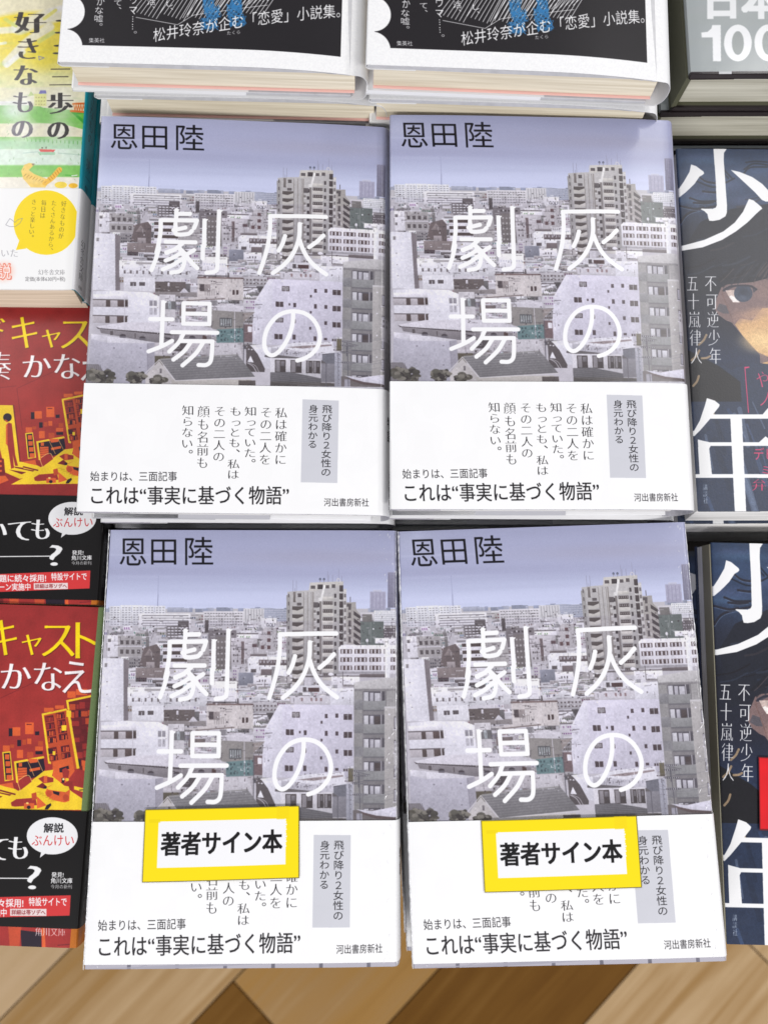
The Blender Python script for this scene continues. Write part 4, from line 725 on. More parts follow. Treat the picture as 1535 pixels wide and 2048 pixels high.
# ------------------------------------------------------------------ materials
def mat(name): 
    m = bpy.data.materials.new(name); m.use_nodes = True
    return m, m.node_tree, m.node_tree.nodes['Principled BSDF']
def noise_bump(nt, b, scale, strength, dist=.0002, detail=3):
    tc = nt.nodes.new('ShaderNodeTexCoord'); n = nt.nodes.new('ShaderNodeTexNoise'); n.inputs['Scale'].default_value = scale; n.inputs['Detail'].default_value = detail
    bp = nt.nodes.new('ShaderNodeBump'); bp.inputs['Strength'].default_value = strength; bp.inputs['Distance'].default_value = dist
    nt.links.new(tc.outputs['Object'], n.inputs['Vector']); nt.links.new(n.outputs['Fac'], bp.inputs['Height']); nt.links.new(bp.outputs['Normal'], b.inputs['Normal'])
    return n, bp
def m_print(name, im, rough=.38, coat=.0, spec=.3, wrinkle=(9, .25), k=.73):
    m, nt, b = mat(name)
    t = nt.nodes.new('ShaderNodeTexImage'); t.image = im; t.extension = 'EXTEND'; t.interpolation = 'Cubic'
    mx = nt.nodes.new('ShaderNodeVectorMath'); mx.operation = 'SCALE'; mx.inputs['Scale'].default_value = k
    nt.links.new(t.outputs['Color'], mx.inputs[0]); nt.links.new(mx.outputs[0], b.inputs['Base Color'])
    b.inputs['Roughness'].default_value = rough; b.inputs['Specular IOR Level'].default_value = spec * .6
    b.inputs['Coat Weight'].default_value = coat * .4; b.inputs['Coat Roughness'].default_value = .09
    noise_bump(nt, b, wrinkle[0], wrinkle[1], .0015)
    return m
def m_flat(name, col, rough=.6, var=.06, scale=60, spec=.3):
    m, nt, b = mat(name)
    n, _ = noise_bump(nt, b, scale, .2)
    r = nt.nodes.new('ShaderNodeValToRGB'); c = Vector(col)
    r.color_ramp.elements[0].color = (*(c * (1 - var)), 1); r.color_ramp.elements[1].color = (*(c * (1 + var)), 1)
    nt.links.new(n.outputs['Fac'], r.inputs['Fac']); nt.links.new(r.outputs['Color'], b.inputs['Base Color'])
    b.inputs['Roughness'].default_value = rough; b.inputs['Specular IOR Level'].default_value = spec
    return m
def m_pages(name, col, dark, layers=900.0):
    """stacked paper edges: fine uneven layering along the thickness"""
    m, nt, b = mat(name)
    tc = nt.nodes.new('ShaderNodeTexCoord'); mp = nt.nodes.new('ShaderNodeMapping'); mp.inputs['Scale'].default_value = (9, 9, layers)
    n = nt.nodes.new('ShaderNodeTexNoise'); n.inputs['Scale'].default_value = 1.6; n.inputs['Detail'].default_value = 4
    r = nt.nodes.new('ShaderNodeValToRGB'); r.color_ramp.elements[0].position = .3; r.color_ramp.elements[1].position = .72
    r.color_ramp.elements[0].color = (*dark, 1); r.color_ramp.elements[1].color = (*col, 1)
    bp = nt.nodes.new('ShaderNodeBump'); bp.inputs['Strength'].default_value = .3; bp.inputs['Distance'].default_value = .0002
    l = nt.links.new
    l(tc.outputs['Object'], mp.inputs[0]); l(mp.outputs[0], n.inputs['Vector']); l(n.outputs['Fac'], r.inputs['Fac']); l(r.outputs['Color'], b.inputs['Base Color']); l(n.outputs['Fac'], bp.inputs['Height']); l(bp.outputs['Normal'], b.inputs['Normal'])
    b.inputs['Roughness'].default_value = .8; b.inputs['Specular IOR Level'].default_value = .15
    return m
M_WHITE_BOARD = m_flat('white board', (.72, .72, .74), .6)
M_GREY_BOARD = m_flat('pale grey patterned board', (.5, .5, .52), .55, .2, 220)
M_PAGES_W = m_pages('white page edges', (.84, .83, .82), (.52, .51, .50), 420)
M_PAGES_C = m_pages('cream page edges', (.80, .74, .61), (.56, .49, .37), 420)
M_PAGES_B = m_pages('beige pocket page edges', (.72, .62, .50), (.50, .41, .31), 420)
M_PAGES_G = m_pages('cream grey page edges', (.66, .64, .55), (.42, .40, .33), 420)
M_PAPER = m_flat('white flap paper', (.80, .80, .81), .5, .02)
M_RED = m_flat('red endpaper', (.80, .48, .44), .6)
M_WRAP, _nt, _b = mat('clear shrink film'); _b.inputs['Base Color'].default_value = (.9, .9, .93, 1); _b.inputs['Roughness'].default_value = .12; _b.inputs['Alpha'].default_value = .7; _b.inputs['Specular IOR Level'].default_value = .9  # whitish base carries the glints of the clear film
noise_bump(_nt, _b, 900, .8, .0006)

# ------------------------------------------------------------------ book building
class Kind: pass
def top_z(k, x):
    t = max((x / (k.W / 2) - k.d0) / (1 - k.d0), 0)
    return k.T - k.droop * t * t
def profile(k, off=0.0, flap=.022, backflap=.62):
    """cross section of a wrapped sheet: fore-edge flap, front, round spine, back, flap; arc length 0 at the left front edge"""
    W = k.W / 2; t = k.board + .0004
    P = [(-W + flap, k.T - t - .0001), (-W + .0012, k.T - t - .0001), (-W - off, k.T - t * .75), (-W - off - .0001, k.T - t * .4 + off), (-W + .0003 - off, k.T - .0001 + off), (-W + .0009 - off, k.T + off)]
    i0 = len(P) - 2
    for i in range(1, 25):
        x = -W + (2 * W) * i / 24; P.append((x, top_z(k, x) + off))
    zt = top_z(k, W) + off; zb = -off * .5; c = (zt + zb) / 2; rz = (zt - zb) / 2; e = 2 / k.sq
    for i in range(1, 17):
        a = math.pi / 2 - math.pi * i / 17; ca, sa = abs(math.cos(a)) ** e, abs(math.sin(a)) ** e
        P.append((W + (k.rx + off) * ca, c + rz * math.copysign(sa, math.sin(a))))
    for i in range(0, 7): P.append((W - 2 * W * i / 6, zb))
    P += [(-W - off, t * .5), (-W + .0012, t + .0002), (-W + 2 * W * backflap, t + .0002)]
    s = [0.0]
    for a, b in zip(P[:-1], P[1:]): s.append(s[-1] + math.hypot(b[0] - a[0], b[1] - a[1]))
    s0 = s[i0]; return P, [v - s0 for v in s]
def wave(k, x, y):
    r = k.seed
    return .00022 * math.sin(37 * x + 21 * y + r) + .00016 * math.sin(-52 * x + 43 * y + 2.1 * r)
def mesh_obj(name, bm, m, parent=None, smooth=True):
    me = bpy.data.meshes.new(name); bm.to_mesh(me); bm.free()
    me.materials.append(m)
    for p in me.polygons: p.use_smooth = smooth
    o = bpy.data.objects.new(name, me); C.objects.link(o); o.parent = parent
    return o
def sheet(name, k, m, parent, y0, y1, w_mm, off=0.0, uv_y0=None, uv_h=None, thick=.00022, curl=0.0, ny=18, flap=.022, backflap=.62):
    """sheet wrapped round the book from y0 (bottom) to y1 (top); print placed by arc length"""
    P, S = profile(k, off, flap, backflap); bm = bmesh.new(); uv = bm.loops.layers.uv.new('UVMap'); g = []
    n = len(P)
    for j in range(ny + 1):
        y = y0 + (y1 - y0) * j / ny; r = []
        for i, (x, z) in enumerate(P):
            f = 1 if z > k.T * .6 else 0
            zz = z + (wave(k, x, y) if f and -k.W / 2 < x < k.W / 2 else 0)
            if f and curl: 
                e = max(0, 1 - (y - y0) / .02); zz += curl * e * e * max(0, -x / k.W * 2)
            r.append(bm.verts.new((x, y, zz)))
        g.append(r)
    tv = lambda y: (y - y0) / (y1 - y0)
    for j in range(ny):
        for i in range(n - 1):
            f = bm.faces.new((g[j][i], g[j][i + 1], g[j + 1][i + 1], g[j + 1][i]))
            for l, (a, b) in zip(f.loops, ((j, i), (j, i + 1), (j + 1, i + 1), (j + 1, i))):
                l[uv].uv = (S[b] * 1000 / w_mm, a / ny)
    bmesh.ops.recalc_face_normals(bm, faces=bm.faces)
    # make the front face outwards
    bm.faces.ensure_lookup_table()
    fr = max(bm.faces, key=lambda f: f.calc_center_median().z)
    if fr.normal.z < 0: bmesh.ops.reverse_faces(bm, faces=bm.faces)
    o = mesh_obj(name, bm, m, parent)
    md = o.modifiers.new('thickness', 'SOLIDIFY'); md.thickness = thick; md.offset = -1
    md = o.modifiers.new('crisp edge', 'EDGE_SPLIT'); md.split_angle = rad(62)
    return o
def slab(name, k, m, parent, x0, x1, y0, y1, z0, ztop, shear=0.0, round_back=0.0, nx=20):
    """block whose top follows the cover; ztop(x) gives its upper face; front (bottom edge of the page) may slant"""
    bm = bmesh.new(); rows = []
    xs = [x0 + (x1 - x0) * i / nx for i in range(nx + 1)]
    ring = lambda x: [(x, y0 - shear, z0), (x, y0, ztop(x)), (x, y1, ztop(x)), (x, y1, z0)]
    if round_back:
        xs = xs[:-1] + [x1 - round_back * (1 - math.sin(a)) for a in (.2, .6, 1.0, 1.57)] if False else xs
    g = [[bm.verts.new(p) for p in ring(x)] for x in xs]
    for a, b in zip(g[:-1], g[1:]):
        for i in range(4): bm.faces.new((a[i], a[(i + 1) % 4], b[(i + 1) % 4], b[i]))
    bm.faces.new(g[0][::-1]); bm.faces.new(g[-1])
    bmesh.ops.recalc_face_normals(bm, faces=bm.faces)
    o = mesh_obj(name, bm, m, parent, False)
    md = o.modifiers.new('worn edge', 'BEVEL'); md.width = .00025; md.segments = 2; md.limit_method = 'ANGLE'
    return o
def empty(name, label, cat, group):
    o = bpy.data.objects.new(name, None); C.objects.link(o); o.empty_display_size = .02
    o['label'] = label; o['category'] = cat; o['group'] = group
    return o
def place(o, pose, T):
    x, y, z, yaw, rx, ry = pose
    R = (Matrix.Rotation(yaw, 3, 'Z') @ Matrix.Rotation(rx, 3, 'X') @ Matrix.Rotation(ry, 3, 'Y'))
    o.location = Vector((x, y, z)) - R @ Vector((0, 0, T)); o.rotation_euler = R.to_euler()
def kids(o): return [c for c in C.objects if c.parent == o]
def copy_thing(src, label, pose, T, skip=()):
    r = src.copy(); C.objects.link(r); r['label'] = label; place(r, pose, T)
    for ch in kids(src):
        if ch.name.split('.')[0] in skip: continue
        c = ch.copy(); C.objects.link(c); c.parent = r
        for g in kids(ch):
            d = g.copy(); C.objects.link(d); d.parent = c
    return r
def kind(W, H, T, rx, sq, board, droop=0.0, d0=.3, seed=0.0):
    k = Kind(); k.W, k.H, k.T, k.rx, k.sq, k.board, k.droop, k.d0, k.seed = W, H, T, rx, sq, board, droop, d0, seed
    return k
def hard_book(name, k, label, cat, group, jm, w_mm, pages, boardm, red=False, shear=.0012):
    """hardback: jacket, two boards, page block"""
    t = empty(name, label, cat, group); W, H, T = k.W / 2, k.H / 2, k.T
    sheet('jacket', k, jm, t, -H, H, w_mm)
    b0 = .0010; tz = lambda x: top_z(k, x)
    slab('cover_board', k, boardm, t, -W + .0006, W - .003, -H + .0003, H - .0003, T - k.board - .0006, lambda x: tz(x) - b0 + wave(k, x, 0) * 0)
    kids(t)[-1].data.transform(Matrix())
    slab('cover_board', k, boardm, t, -W + .0006, W - .003, -H + .0003, H - .0003, b0, lambda x: k.board)
    slab('page_block', k, pages, t, -W + .0035, W - .001, -H + .0032, H - .0032, k.board + (.0012 if red else .0004), lambda x: min(tz(x) - k.board - .0012, T - k.board - .0012), shear)
    if red:
        slab('endpaper', k, M_RED, t, -W + .0034, W - .0012, -H + .0009, H - .0032, k.board + .0007, lambda x: k.board + .00098)
        slab('jacket_flap', k, M_PAPER, t, -W + .0002, W * .22, -H + .0001, -H + .012, .0004, lambda x: k.board + .0004)
    return t
def soft_book(name, k, label, cat, group, jm, w_mm, pages, shear=.0015, inset=.0002):
    """paperback: jacket round the page block"""
    t = empty(name, label, cat, group); W, H, T = k.W / 2, k.H / 2, k.T
    sheet('jacket', k, jm, t, -H, H, w_mm, flap=.03)
    tz = lambda x: top_z(k, x)
    slab('page_block', k, pages, t, -W + .0010, W + k.rx * .3, -H + inset, H - .0004, .0011, lambda x: tz(x) - .0011, shear)
    return t
# ------------------------------------------------------------------ floor and display table
FZ = -0.85; TABLE_Z = -0.11
def build_floor():
    bm = bmesh.new(); lay = bm.loops.layers.float_color.new('plank'); uv = bm.loops.layers.uv.new('UVMap'); r = random.Random(12)
    u = Vector((.707, .707)); v = Vector((-.707, .707)); wd = .1995; o = Vector((.074, -.495)); q0 = Vector((-.209, -.516))
    off = (q0 - o).dot(u)
    known = {(1, 0): .62, (0, 0): .05, (-1, 0): .70, (2, 0): .85, (1, -1): .16}
    for i in range(-14, 15):
        L = .9
        st = off if i == 1 else ((Vector((.537, -.462)) - o).dot(u) if i == -1 else r.uniform(0, L))
        if i == 0: st = -.62
        for j in range(-8, 9):
            a0, a1 = st + j * L + .0012, st + (j + 1) * L - .0012; b0, b1 = (i - 1) * wd + .0012, i * wd - .0012
            t = r.random()
            if i == 1 and j == 0: t = .66
            if i == 1 and j == -1: t = .14
            if i == 0 and j == 0: t = .10
            if i == 2: t = .80
            if i >= 3: t = .86 + .1 * ((i * 7 + j) % 3)
            if i == -1: t = .84
            ps = [o + u * a + v * b for a, b in ((a0, b0), (a1, b0), (a1, b1), (a0, b1))]
            f = bm.faces.new([bm.verts.new((p.x, p.y, FZ)) for p in ps])
            for l, (a, b) in zip(f.loops, ((a0, b0), (a1, b0), (a1, b1), (a0, b1))): l[lay] = (t, r.random() if False else (i * .37 + j * .71) % 1, 0, 1); l[uv].uv = (a, b)
    # the dark joints lie a little deeper
    f = bm.faces.new([bm.verts.new((x, y, FZ - .0015)) for x, y in ((-9, -9), (9, -9), (9, 9), (-9, 9))])
    for l in f.loops: l[lay] = (-1, 0, 0, 1); l[uv].uv = (0, 0)
    m, nt, b = mat('wood plank floor'); N, l = nt.nodes.new, nt.links.new
    vc = N('ShaderNodeVertexColor'); vc.layer_name = 'plank'; sp = N('ShaderNodeSeparateColor'); l(vc.outputs['Color'], sp.inputs[0])
    uvn = N('ShaderNodeUVMap'); uvn.uv_map = 'UVMap'; mp = N('ShaderNodeMapping'); mp.inputs['Scale'].default_value = (2.6, 44, 1)
    cb = N('ShaderNodeCombineXYZ'); l(sp.outputs['Green'], cb.inputs[2]); add = N('ShaderNodeVectorMath'); mul = N('ShaderNodeVectorMath'); mul.operation = 'SCALE'; mul.inputs['Scale'].default_value = 17
    l(cb.outputs[0], mul.inputs[0]); l(uvn.outputs[0], mp.inputs[0]); l(mp.outputs[0], add.inputs[0]); l(mul.outputs[0], add.inputs[1])
    n = N('ShaderNodeTexNoise'); n.inputs['Scale'].default_value = 1.0; n.inputs['Detail'].default_value = 7; n.inputs['Distortion'].default_value = .8; l(add.outputs[0], n.inputs['Vector'])
    n2 = N('ShaderNodeTexNoise'); n2.inputs['Scale'].default_value = 3.2; n2.inputs['Detail'].default_value = 4; l(uvn.outputs[0], n2.inputs['Vector'])
    ma = N('ShaderNodeMath'); ma.operation = 'MULTIPLY_ADD'; ma.inputs[1].default_value = .55; l(n.outputs['Fac'], ma.inputs[0]); l(sp.outputs['Red'], ma.inputs[2])
    mb = N('ShaderNodeMath'); mb.operation = 'MULTIPLY_ADD'; mb.inputs[1].default_value = .35; l(n2.outputs['Fac'], mb.inputs[0]); l(ma.outputs[0], mb.inputs[2])
    rp = N('ShaderNodeValToRGB'); rp.color_ramp.elements[0].position = 0; rp.color_ramp.elements[0].color = (.03, .012, .003, 1)
    rp.color_ramp.elements[1].position = 1; rp.color_ramp.elements[1].color = (.44, .31, .185, 1)
    for p, c in ((.30, (.095, .038, .004, 1)), (.40, (.125, .055, .008, 1)), (.70, (.285, .155, .045, 1)), (.78, (.28, .165, .065, 1)), (.9, (.40, .275, .15, 1))): e = rp.color_ramp.elements.new(p); e.color = c
    sc = N('ShaderNodeMath'); sc.operation = 'MULTIPLY'; sc.inputs[1].default_value = .66; l(mb.outputs[0], sc.inputs[0]); l(sc.outputs[0], rp.inputs['Fac']); l(rp.outputs['Color'], b.inputs['Base Color'])
    b.inputs['Roughness'].default_value = .5; b.inputs['Specular IOR Level'].default_value = .05; bp = N('ShaderNodeBump'); bp.inputs['Strength'].default_value = .15; bp.inputs['Distance'].default_value = .001; l(n.outputs['Fac'], bp.inputs['Height']); l(bp.outputs['Normal'], b.inputs['Normal'])
    o = mesh_obj('floor', bm, m, None, False); o['kind'] = 'structure'; o['label'] = 'light and dark brown wood plank floor laid diagonally'
    return o
build_floor()
def box(bm, x0, x1, y0, y1, z0, z1):
    vs = [bm.verts.new((x, y, z)) for x in (x0, x1) for y in (y0, y1) for z in (z0, z1)]
    for q in ((0, 1, 3, 2), (4, 6, 7, 5), (0, 4, 5, 1), (2, 3, 7, 6), (0, 2, 6, 4), (1, 5, 7, 3)): bm.faces.new([vs[i] for i in q])
    bmesh.ops.recalc_face_normals(bm, faces=bm.faces)
M_TABLE = m_flat('dark laminate', (.06, .05, .045), .5)
tb = empty('display_table', 'dark display table carrying all the stacks of books', 'table', 'shop furniture'); del tb['group']
tb.location = (0, .2, FZ)
bm = bmesh.new(); box(bm, -.42, .42, -.325, .32, TABLE_Z - FZ - .032, TABLE_Z - FZ - .0006); mesh_obj('table_top', bm, M_TABLE, tb, False).modifiers.new('edge', 'BEVEL').width = .003
for sx in (-1, 1):
    for sy in (-1, 1):
        bm = bmesh.new(); x, y = sx * .37, -.005 + sy * .25; box(bm, x - .025, x + .025, y - .025, y + .025, 0, TABLE_Z - FZ - .0325); mesh_obj('leg', bm, M_TABLE, tb, False)

# ------------------------------------------------------------------ poses of the visible top books: x, y, z of the cover centre, yaw, pitch, roll
POSE = {
'A':(-0.06747,0.14383,0.02285,-0.00687,0.01044,0.04040), 'B':(0.06904,0.14547,0.02285,0.00059,0.01462,0.02037),
'C':(-0.06221,-0.04947,-0.00000,-0.00079,-0.01658,0.01671), 'D':(0.07558,-0.04816,0.00097,0.02950,-0.01288,-0.02664),
'E':(-0.07620,0.33981,0.05000,-0.01745,0.00000,0.02094), 'F':(0.06067,0.33505,0.05300,-0.02618,0.00000,0.02618),
'G':(-0.20058,0.23869,0.01000,-0.00524,0.00000,0.00000), 'H':(-0.18728,0.08635,-0.00800,-0.02,0.00000,0.00000), 'I':(-0.18697,-0.06319,-0.00650,-0.03142,0.00000,0.00000),
'J':(0.21809,0.36220,0.03000,0.00000,0.00000,0.00000), 'K':(0.21482,0.14887,-0.00600,0.00000,0.00000,0.00000), 'L':(0.22648,-0.05332,-0.02680,-0.02269,0.00000,0.00000)}
def under(src, k, top, n, label, steps=None, skip=(), seed=0, visible=()):
    """the copies stacked under a top book, down to the table"""
    r = random.Random(seed); x, y, z, yaw, rx, ry = top; d = (z - TABLE_Z) / (n + 1)
    for i in range(1, n + 1):
        sx, sy, sa = (steps or {}).get(i, (r.uniform(-.003, .003), r.uniform(-.002, .002), r.uniform(-.012, .012)))
        f = max(0, 1 - i * .45)
        copy_thing(src, visible[i - 1] if i <= len(visible) else label, (x + sx, y + sy, z - i * d - .0002, yaw + sa, rx * f, ry * f), k.T, skip)

# grey city novel ------------------------------------------------
IM_CITY, IM_BAND, IM_SIGN = city_cover(), city_band(), signed_label()
MJ = m_print('city jacket matte', IM_CITY, .28, .3, .45); MJG = m_print('city jacket in film', IM_CITY, .3, .6, .5, (26, .5))
MB = m_print('white band', IM_BAND, .5, 0, .3); MBG = m_print('white band in film', IM_BAND, .4, .5, .4, (26, .4))
M_SIGN = m_print('signed label paper', IM_SIGN, .5, 0, .3)
GC = 'stacked copies of the grey cityscape novel'
KB = kind(.132, .188, .0222, .0050, 2.2, .0026, .0016, .35, 1.0)
def city_book(label, k, jm, bm_, band_dy=0.0):
    t = hard_book('novel', k, label, 'book', GC, jm, 180, M_PAGES_W, M_WHITE_BOARD)
    y1 = k.H / 2 - BAND_TOP / 1000 + band_dy
    sheet('paper_band', k, bm_, t, y1 - BAND_H / 1000, y1, 180, .0004, flap=.03, backflap=.3, thick=.00016)
    return t
A = city_book('grey cityscape novel without label, left of two, above left signed copy', KB, MJ, MB); place(A, POSE['A'], KB.T)
B = copy_thing(A, 'grey cityscape novel without label beside the blue cover with the face', POSE['B'], KB.T)
under(A, KB, POSE['A'], 5, 'copy buried in the stack below the left unlabelled cityscape novel', {1: (.002, -.0012, .004)}, seed=1, visible=['second cityscape novel directly under the left unlabelled top copy'])
under(A, KB, POSE['B'], 5, 'copy buried in the stack below the right unlabelled cityscape novel', {1: (-.001, -.0012, -.006)}, seed=2, visible=['second cityscape novel directly under the right unlabelled top copy'])
KS = kind(.132, .1898, .0222, .0034, 2.6, .0026, .0006, .5, 4.0)
def film(k, parent, seed):
    """creased clear film showing along the edges of a wrapped book"""
    r = random.Random(seed); bm = bmesh.new(); W, H = k.W / 2, k.H / 2
    def ribbon(p0, p1, w, n, nx):
        p0, p1, nx = Vector(p0), Vector(p1), Vector(nx); prev = None
        for i in range(n + 1):
            p = p0.lerp(p1, i / n); a = w * r.uniform(.5, 1.2); z = r.uniform(.0004, .0010)
            cur = [bm.verts.new(p + nx * -a + Vector((0, 0, -.0008))), bm.verts.new(p + Vector((0, 0, z))), bm.verts.new(p + nx * a * r.uniform(.5, 1.0) + Vector((0, 0, .00045)))]
            if prev:
                for j in range(2): bm.faces.new((prev[j], prev[j + 1], cur[j + 1], cur[j]))
            prev = cur
    ribbon((-W - .0002, -H, k.T), (-W - .0002, H, k.T), .00045, 170, (1, 0, 0))
    ribbon((W + .0016, -H, top_z(k, W) - .0010), (W + .0016, H, top_z(k, W) - .0010), .0004, 120, (1, 0, 0))
    ribbon((-W, -H - .0001, k.T - .0012), (W, -H - .0001, k.T - .0016), .00022, 150, (0, 1, 0))
    for i in range(58):                                                    # small whitish flecks for glints on film creases, at spine edge and corners
        x = W + r.uniform(-.004, .0022) if i < 50 else r.choice((-1, 1)) * r.uniform(.86, 1) * W; y = r.uniform(-H + .002, H - .002) if i < 50 else (H if i % 2 else -H) * r.uniform(.97, .99)
        z = top_z(k, min(x, W)) + .0006 - (max(x - W, 0) / k.rx) ** 2 * .004
        l = r.uniform(.0003, .0012); a = r.uniform(.9, 2.2); d = Vector((math.cos(a), math.sin(a), 0)) * l; n = Vector((-d.y, d.x, 0)) * .16
        vs = [bm.verts.new(Vector((x, y, z)) + v) for v in (-d, n, d + Vector((0, 0, r.uniform(0, .0004))), -n)]
        bm.faces.new(vs)
    o = mesh_obj('shrink_film', bm, M_WRAP, parent, False)
    return o
def sticker(k, parent, pts_mm, m):
    """paper label: corner positions in mm from the left and top edges of the cover: TL, TR, BR, BL"""
    bm = bmesh.new(); uv = bm.loops.layers.uv.new('UVMap'); nx, ny = 12, 6; g = []
    q = [Vector((x / 1000 - k.W / 2, k.H / 2 - y / 1000)) for x, y in pts_mm]
    for j in range(ny + 1):
        row = []
        for i in range(nx + 1):
            a, b = i / nx, j / ny; p = (q[0] * (1 - a) + q[1] * a) * (1 - b) + (q[3] * (1 - a) + q[2] * a) * b
            row.append((bm.verts.new((p.x, p.y, top_z(k, p.x) + wave(k, p.x, p.y) + .00085 + .0003 * math.sin(a * 3.1) + .0003 * b)), (a, 1 - b)))
        g.append(row)
    for j in range(ny):
        for i in range(nx):
            c = (g[j + 1][i], g[j + 1][i + 1], g[j][i + 1], g[j][i]); f = bm.faces.new([v for v, _ in c])
            for l, (_, t) in zip(f.loops, c): l[uv].uv = t
    o = mesh_obj('sticker', bm, m, parent); md = o.modifiers.new('thickness', 'SOLIDIFY'); md.thickness = .0002; md.offset = -1
    md = o.modifiers.new('crisp edge', 'EDGE_SPLIT'); md.split_angle = rad(40)
    return o
Cb = city_book('film-wrapped grey cityscape novel, yellow signed label overlapping city picture, beside red book', KS, MJG, MBG, .0); place(Cb, POSE['C'], KS.T)
film(KS, Cb, 3)
Db = copy_thing(Cb, 'film-wrapped grey cityscape novel with yellow signed label lower on its white band', POSE['D'], KS.T)
def mm(K, pts):
    M = np.array(K).reshape(3, 3); q = np.c_[np.array(pts, float), np.ones(len(pts))] @ M.T; return [tuple(v[:2] / v[2]) for v in q]
KD = [0.2684794,-0.009087958,-204.2475,0.009186433,0.2709197,-295.3796,2.027653e-05,0.000119575,1]
sticker(KS, Cb, mm(KC, [(292, 1618), (599, 1611), (599, 1755), (286.5, 1763)]), M_SIGN)
sticker(KS, Db, mm(KD, [(961, 1640), (1272, 1631), (1282, 1774), (968, 1783)]), M_SIGN)
under(Cb, KS, POSE['C'], 4, 'copy buried below the signed cityscape novel beside the red books', seed=3, skip=('sticker',))
under(Cb, KS, POSE['D'], 4, 'copy buried below the signed cityscape novel with the lower label', seed=4, skip=('sticker',))

# white bordered black novel --------------------------------------
MW = m_print('white jacket', white_cover(), .4, .1, .4)
KW = kind(.132, .188, .0195, .0052, 2.2, .0025, .0036, .2, 2.0)
GW = 'copies of the black cover novel with white border'
E_ = hard_book('novel', KW, 'black cover novel with white scalloped border beside the yellow pocket book', 'book', GW, MW, 172, M_PAGES_C, M_GREY_BOARD, True); place(E_, POSE['E'], KW.T)
F_ = copy_thing(E_, 'black cover novel with white scalloped border next to the grey 100 book', POSE['F'], KW.T)
under(E_, KW, POSE['E'], 7, 'copy buried below the black cover novel next to the yellow book', {1: (.0085, -.0005, 0)}, seed=5, visible=['second black cover novel sticking out right under the one near yellow book'])
under(E_, KW, POSE['F'], 7, 'copy buried below the black cover novel next to the grey 100 book', {1: (.001, -.0005, 0)}, seed=6, visible=['second black cover novel under the one beside the grey 100 book'])

# yellow pocket book ------------------------------------------------
KP = kind(.105, .158, .0130, .0016, 4, .0004, .0, .5, 5.0)
MG, MGB = m_print('pocket jacket', pocket_cover(), .28, .25, .5), m_print('pocket band', pocket_band(), .35, .1, .4)
G = soft_book('pocket_book', KP, 'yellow and green illustrated pocket book with teal spine, topmost of its stack', 'book', 'yellow pocket books', MG, 150, M_PAGES_B, .0024)
sheet('paper_band', KP, MGB, G, -KP.H / 2 + .0002, -KP.H / 2 + .0520, 150, .00025, flap=.03, backflap=.3, thick=.00015)
place(G, POSE['G'], KP.T)
under(G, KP, POSE['G'], 8, 'teal spined pocket book deep in the yellow stack', {1: (.0006, -.0005, 0)}, seed=7, visible=['teal spined pocket book just under the topmost yellow one'])

# red pocket books ---------------------------------------------------
KR = kind(.105, .149, .0146, .0018, 4, .0004, .0, .5, 7.0)
MR, MRB = m_print('red jacket', red_cover(), .32, .15, .5), m_print('black band', red_band(), .3, .15, .5)
GR = 'red pocket books with black bands'
def red_book(label, band_y):
    t = soft_book('pocket_book', KR, label, 'book', GR, MR, 150, M_PAGES_B, .0015)
    y1 = KR.H / 2 - band_y / 1000; sheet('paper_band', KR, MRB, t, y1 - .0496, y1, 150, .0003, flap=.03, backflap=.3, thick=.00015)
    return t
I_ = red_book('red pocket book with black band, at the table edge above the floor', 91.4); place(I_, POSE['I'], KR.T)
H_ = red_book('red pocket book with lit doorway picture, directly below the yellow pocket book', 97.2); place(H_, POSE['H'], KR.T)
under(I_, KR, POSE['I'], 6, 'copy buried in the red stack at the table edge', seed=8)
under(I_, KR, POSE['H'], 6, 'copy buried in the red stack nearer the yellow book', seed=9)

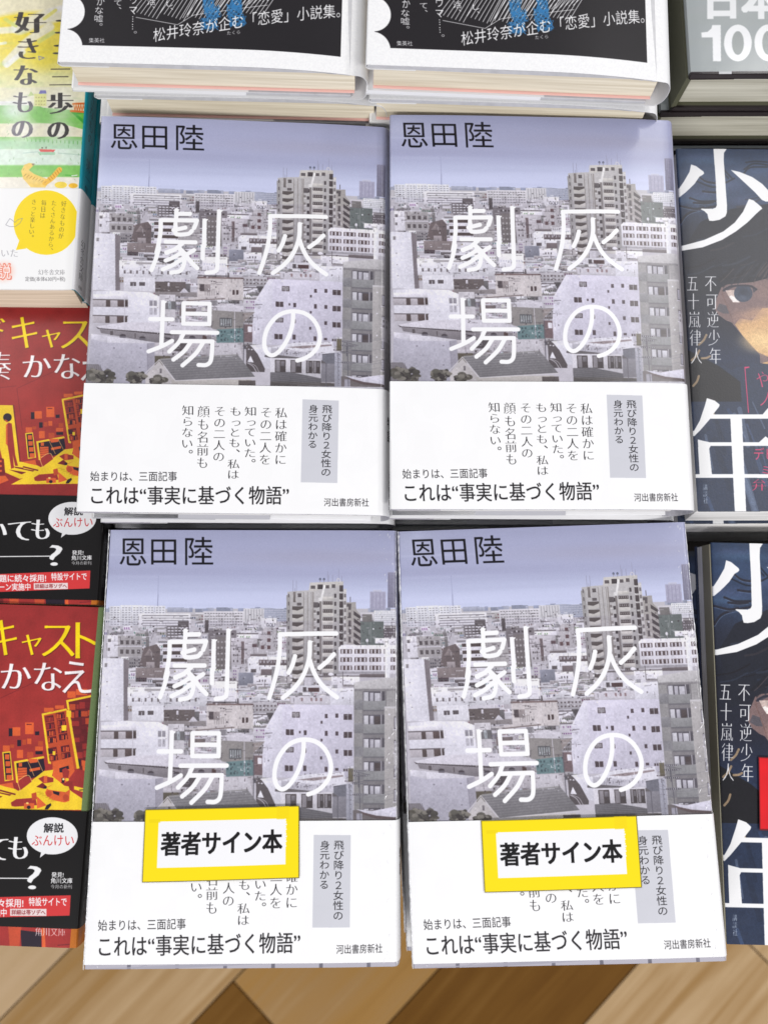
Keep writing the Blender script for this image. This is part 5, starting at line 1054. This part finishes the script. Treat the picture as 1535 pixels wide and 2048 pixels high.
# dark blue novel -----------------------------------------------------
KN = kind(.130, .188, .0208, .0030, 3, .0006, .0, .5, 9.0)
MN = m_print('blue jacket', blue_cover(), .42, .0, 1.0, (1100, .05))
GN = 'dark blue novels with a large white title'
K_ = soft_book('novel', KN, 'dark blue novel with face and large white title, beside unlabelled cityscape novel', 'book', GN, MN, 160, M_PAGES_W, .0030, .0012); place(K_, POSE['K'], KN.T)
MNG = m_print('blue jacket in film', bpy.data.images['blue cover print'], .25, .6, .5, (26, .5))
M_OLIVE = m_flat('grey olive fore edge paper', (.22, .205, .15), .5)
L_ = soft_book('novel', KN, 'film-wrapped dark blue novel with red card, beside the lower-label signed copy', 'book', GN, MNG, 160, M_PAGES_W, .0005, .0012)
bm = bmesh.new(); box(bm, -KN.W / 2 - .0006, -KN.W / 2 + .0006, -KN.H / 2 + .0006, KN.H / 2 - .0008, KN.T - .0098, KN.T - .0006); mesh_obj('fore_edge', bm, M_OLIVE, L_, False)
place(L_, POSE['L'], KN.T)
def red_card():
    S = Sheet(60, 35, 5, (226, 24, 34)); S.at(None); S.rect(-1, -1, 61, .5, (120, 20, 26)); S.rect(-1, 34.3, 61, 36, (120, 20, 26)); S.rect(-1, -1, .5, 36, (120, 20, 26))
    S.blotch(0, 0, 60, 35, .08, 5, 2)
    return S.image('red card print')
KLm = mm(KL, [(1517, 1513), (1700, 1520), (1706, 1664), (1519, 1659)])
sticker(KN, L_, KLm, m_print('red card', red_card(), .4, .1, .4))
under(K_, KN, POSE['K'], 4, 'copy buried below the blue novel beside the unlabelled cityscape novel', {1: (-.002, -.0030, .002)}, seed=10, visible=['second blue novel, its white page edge showing below the face cover'])
under(K_, KN, POSE['L'], 3, 'copy buried below the film-wrapped blue novel with red card', {1: (-.009, -.004, .012)}, seed=11)

# thick grey book --------------------------------------------------------
KT = kind(.148, .210, .0276, .0040, 3.2, .0034, .0, .5, 11.0)
MT = m_print('grey jacket in film', grey_cover(), .25, .5, .5, (26, .4))
M_BLACK = m_flat('black board', (.035, .028, .03), .35); M_SIDE = m_flat('olive film edge with painted shade', (.10, .10, .065), .4)
J = hard_book('thick_book', KT, 'thick grey film-wrapped book with white 100 title, topmost of its stack', 'book', 'thick grey books', MT, 190, M_PAGES_G, M_BLACK, False, .0); place(J, POSE['J'], KT.T)
bm = bmesh.new(); box(bm, -KT.W / 2 - .0004, -KT.W / 2 + .002, -KT.H / 2 + .0006, KT.H / 2 - .0008, .0036, KT.T - .0036); mesh_obj('fore_edge', bm, M_SIDE, J, False)  # slab over the fore edge; film tint and shade put into its dark colour
under(J, KT, POSE['J'], 4, 'thick grey book low in its stack', {1: (-.004, .0008, 0)}, seed=12, visible=['thick grey book second from the top, black board edge showing'])
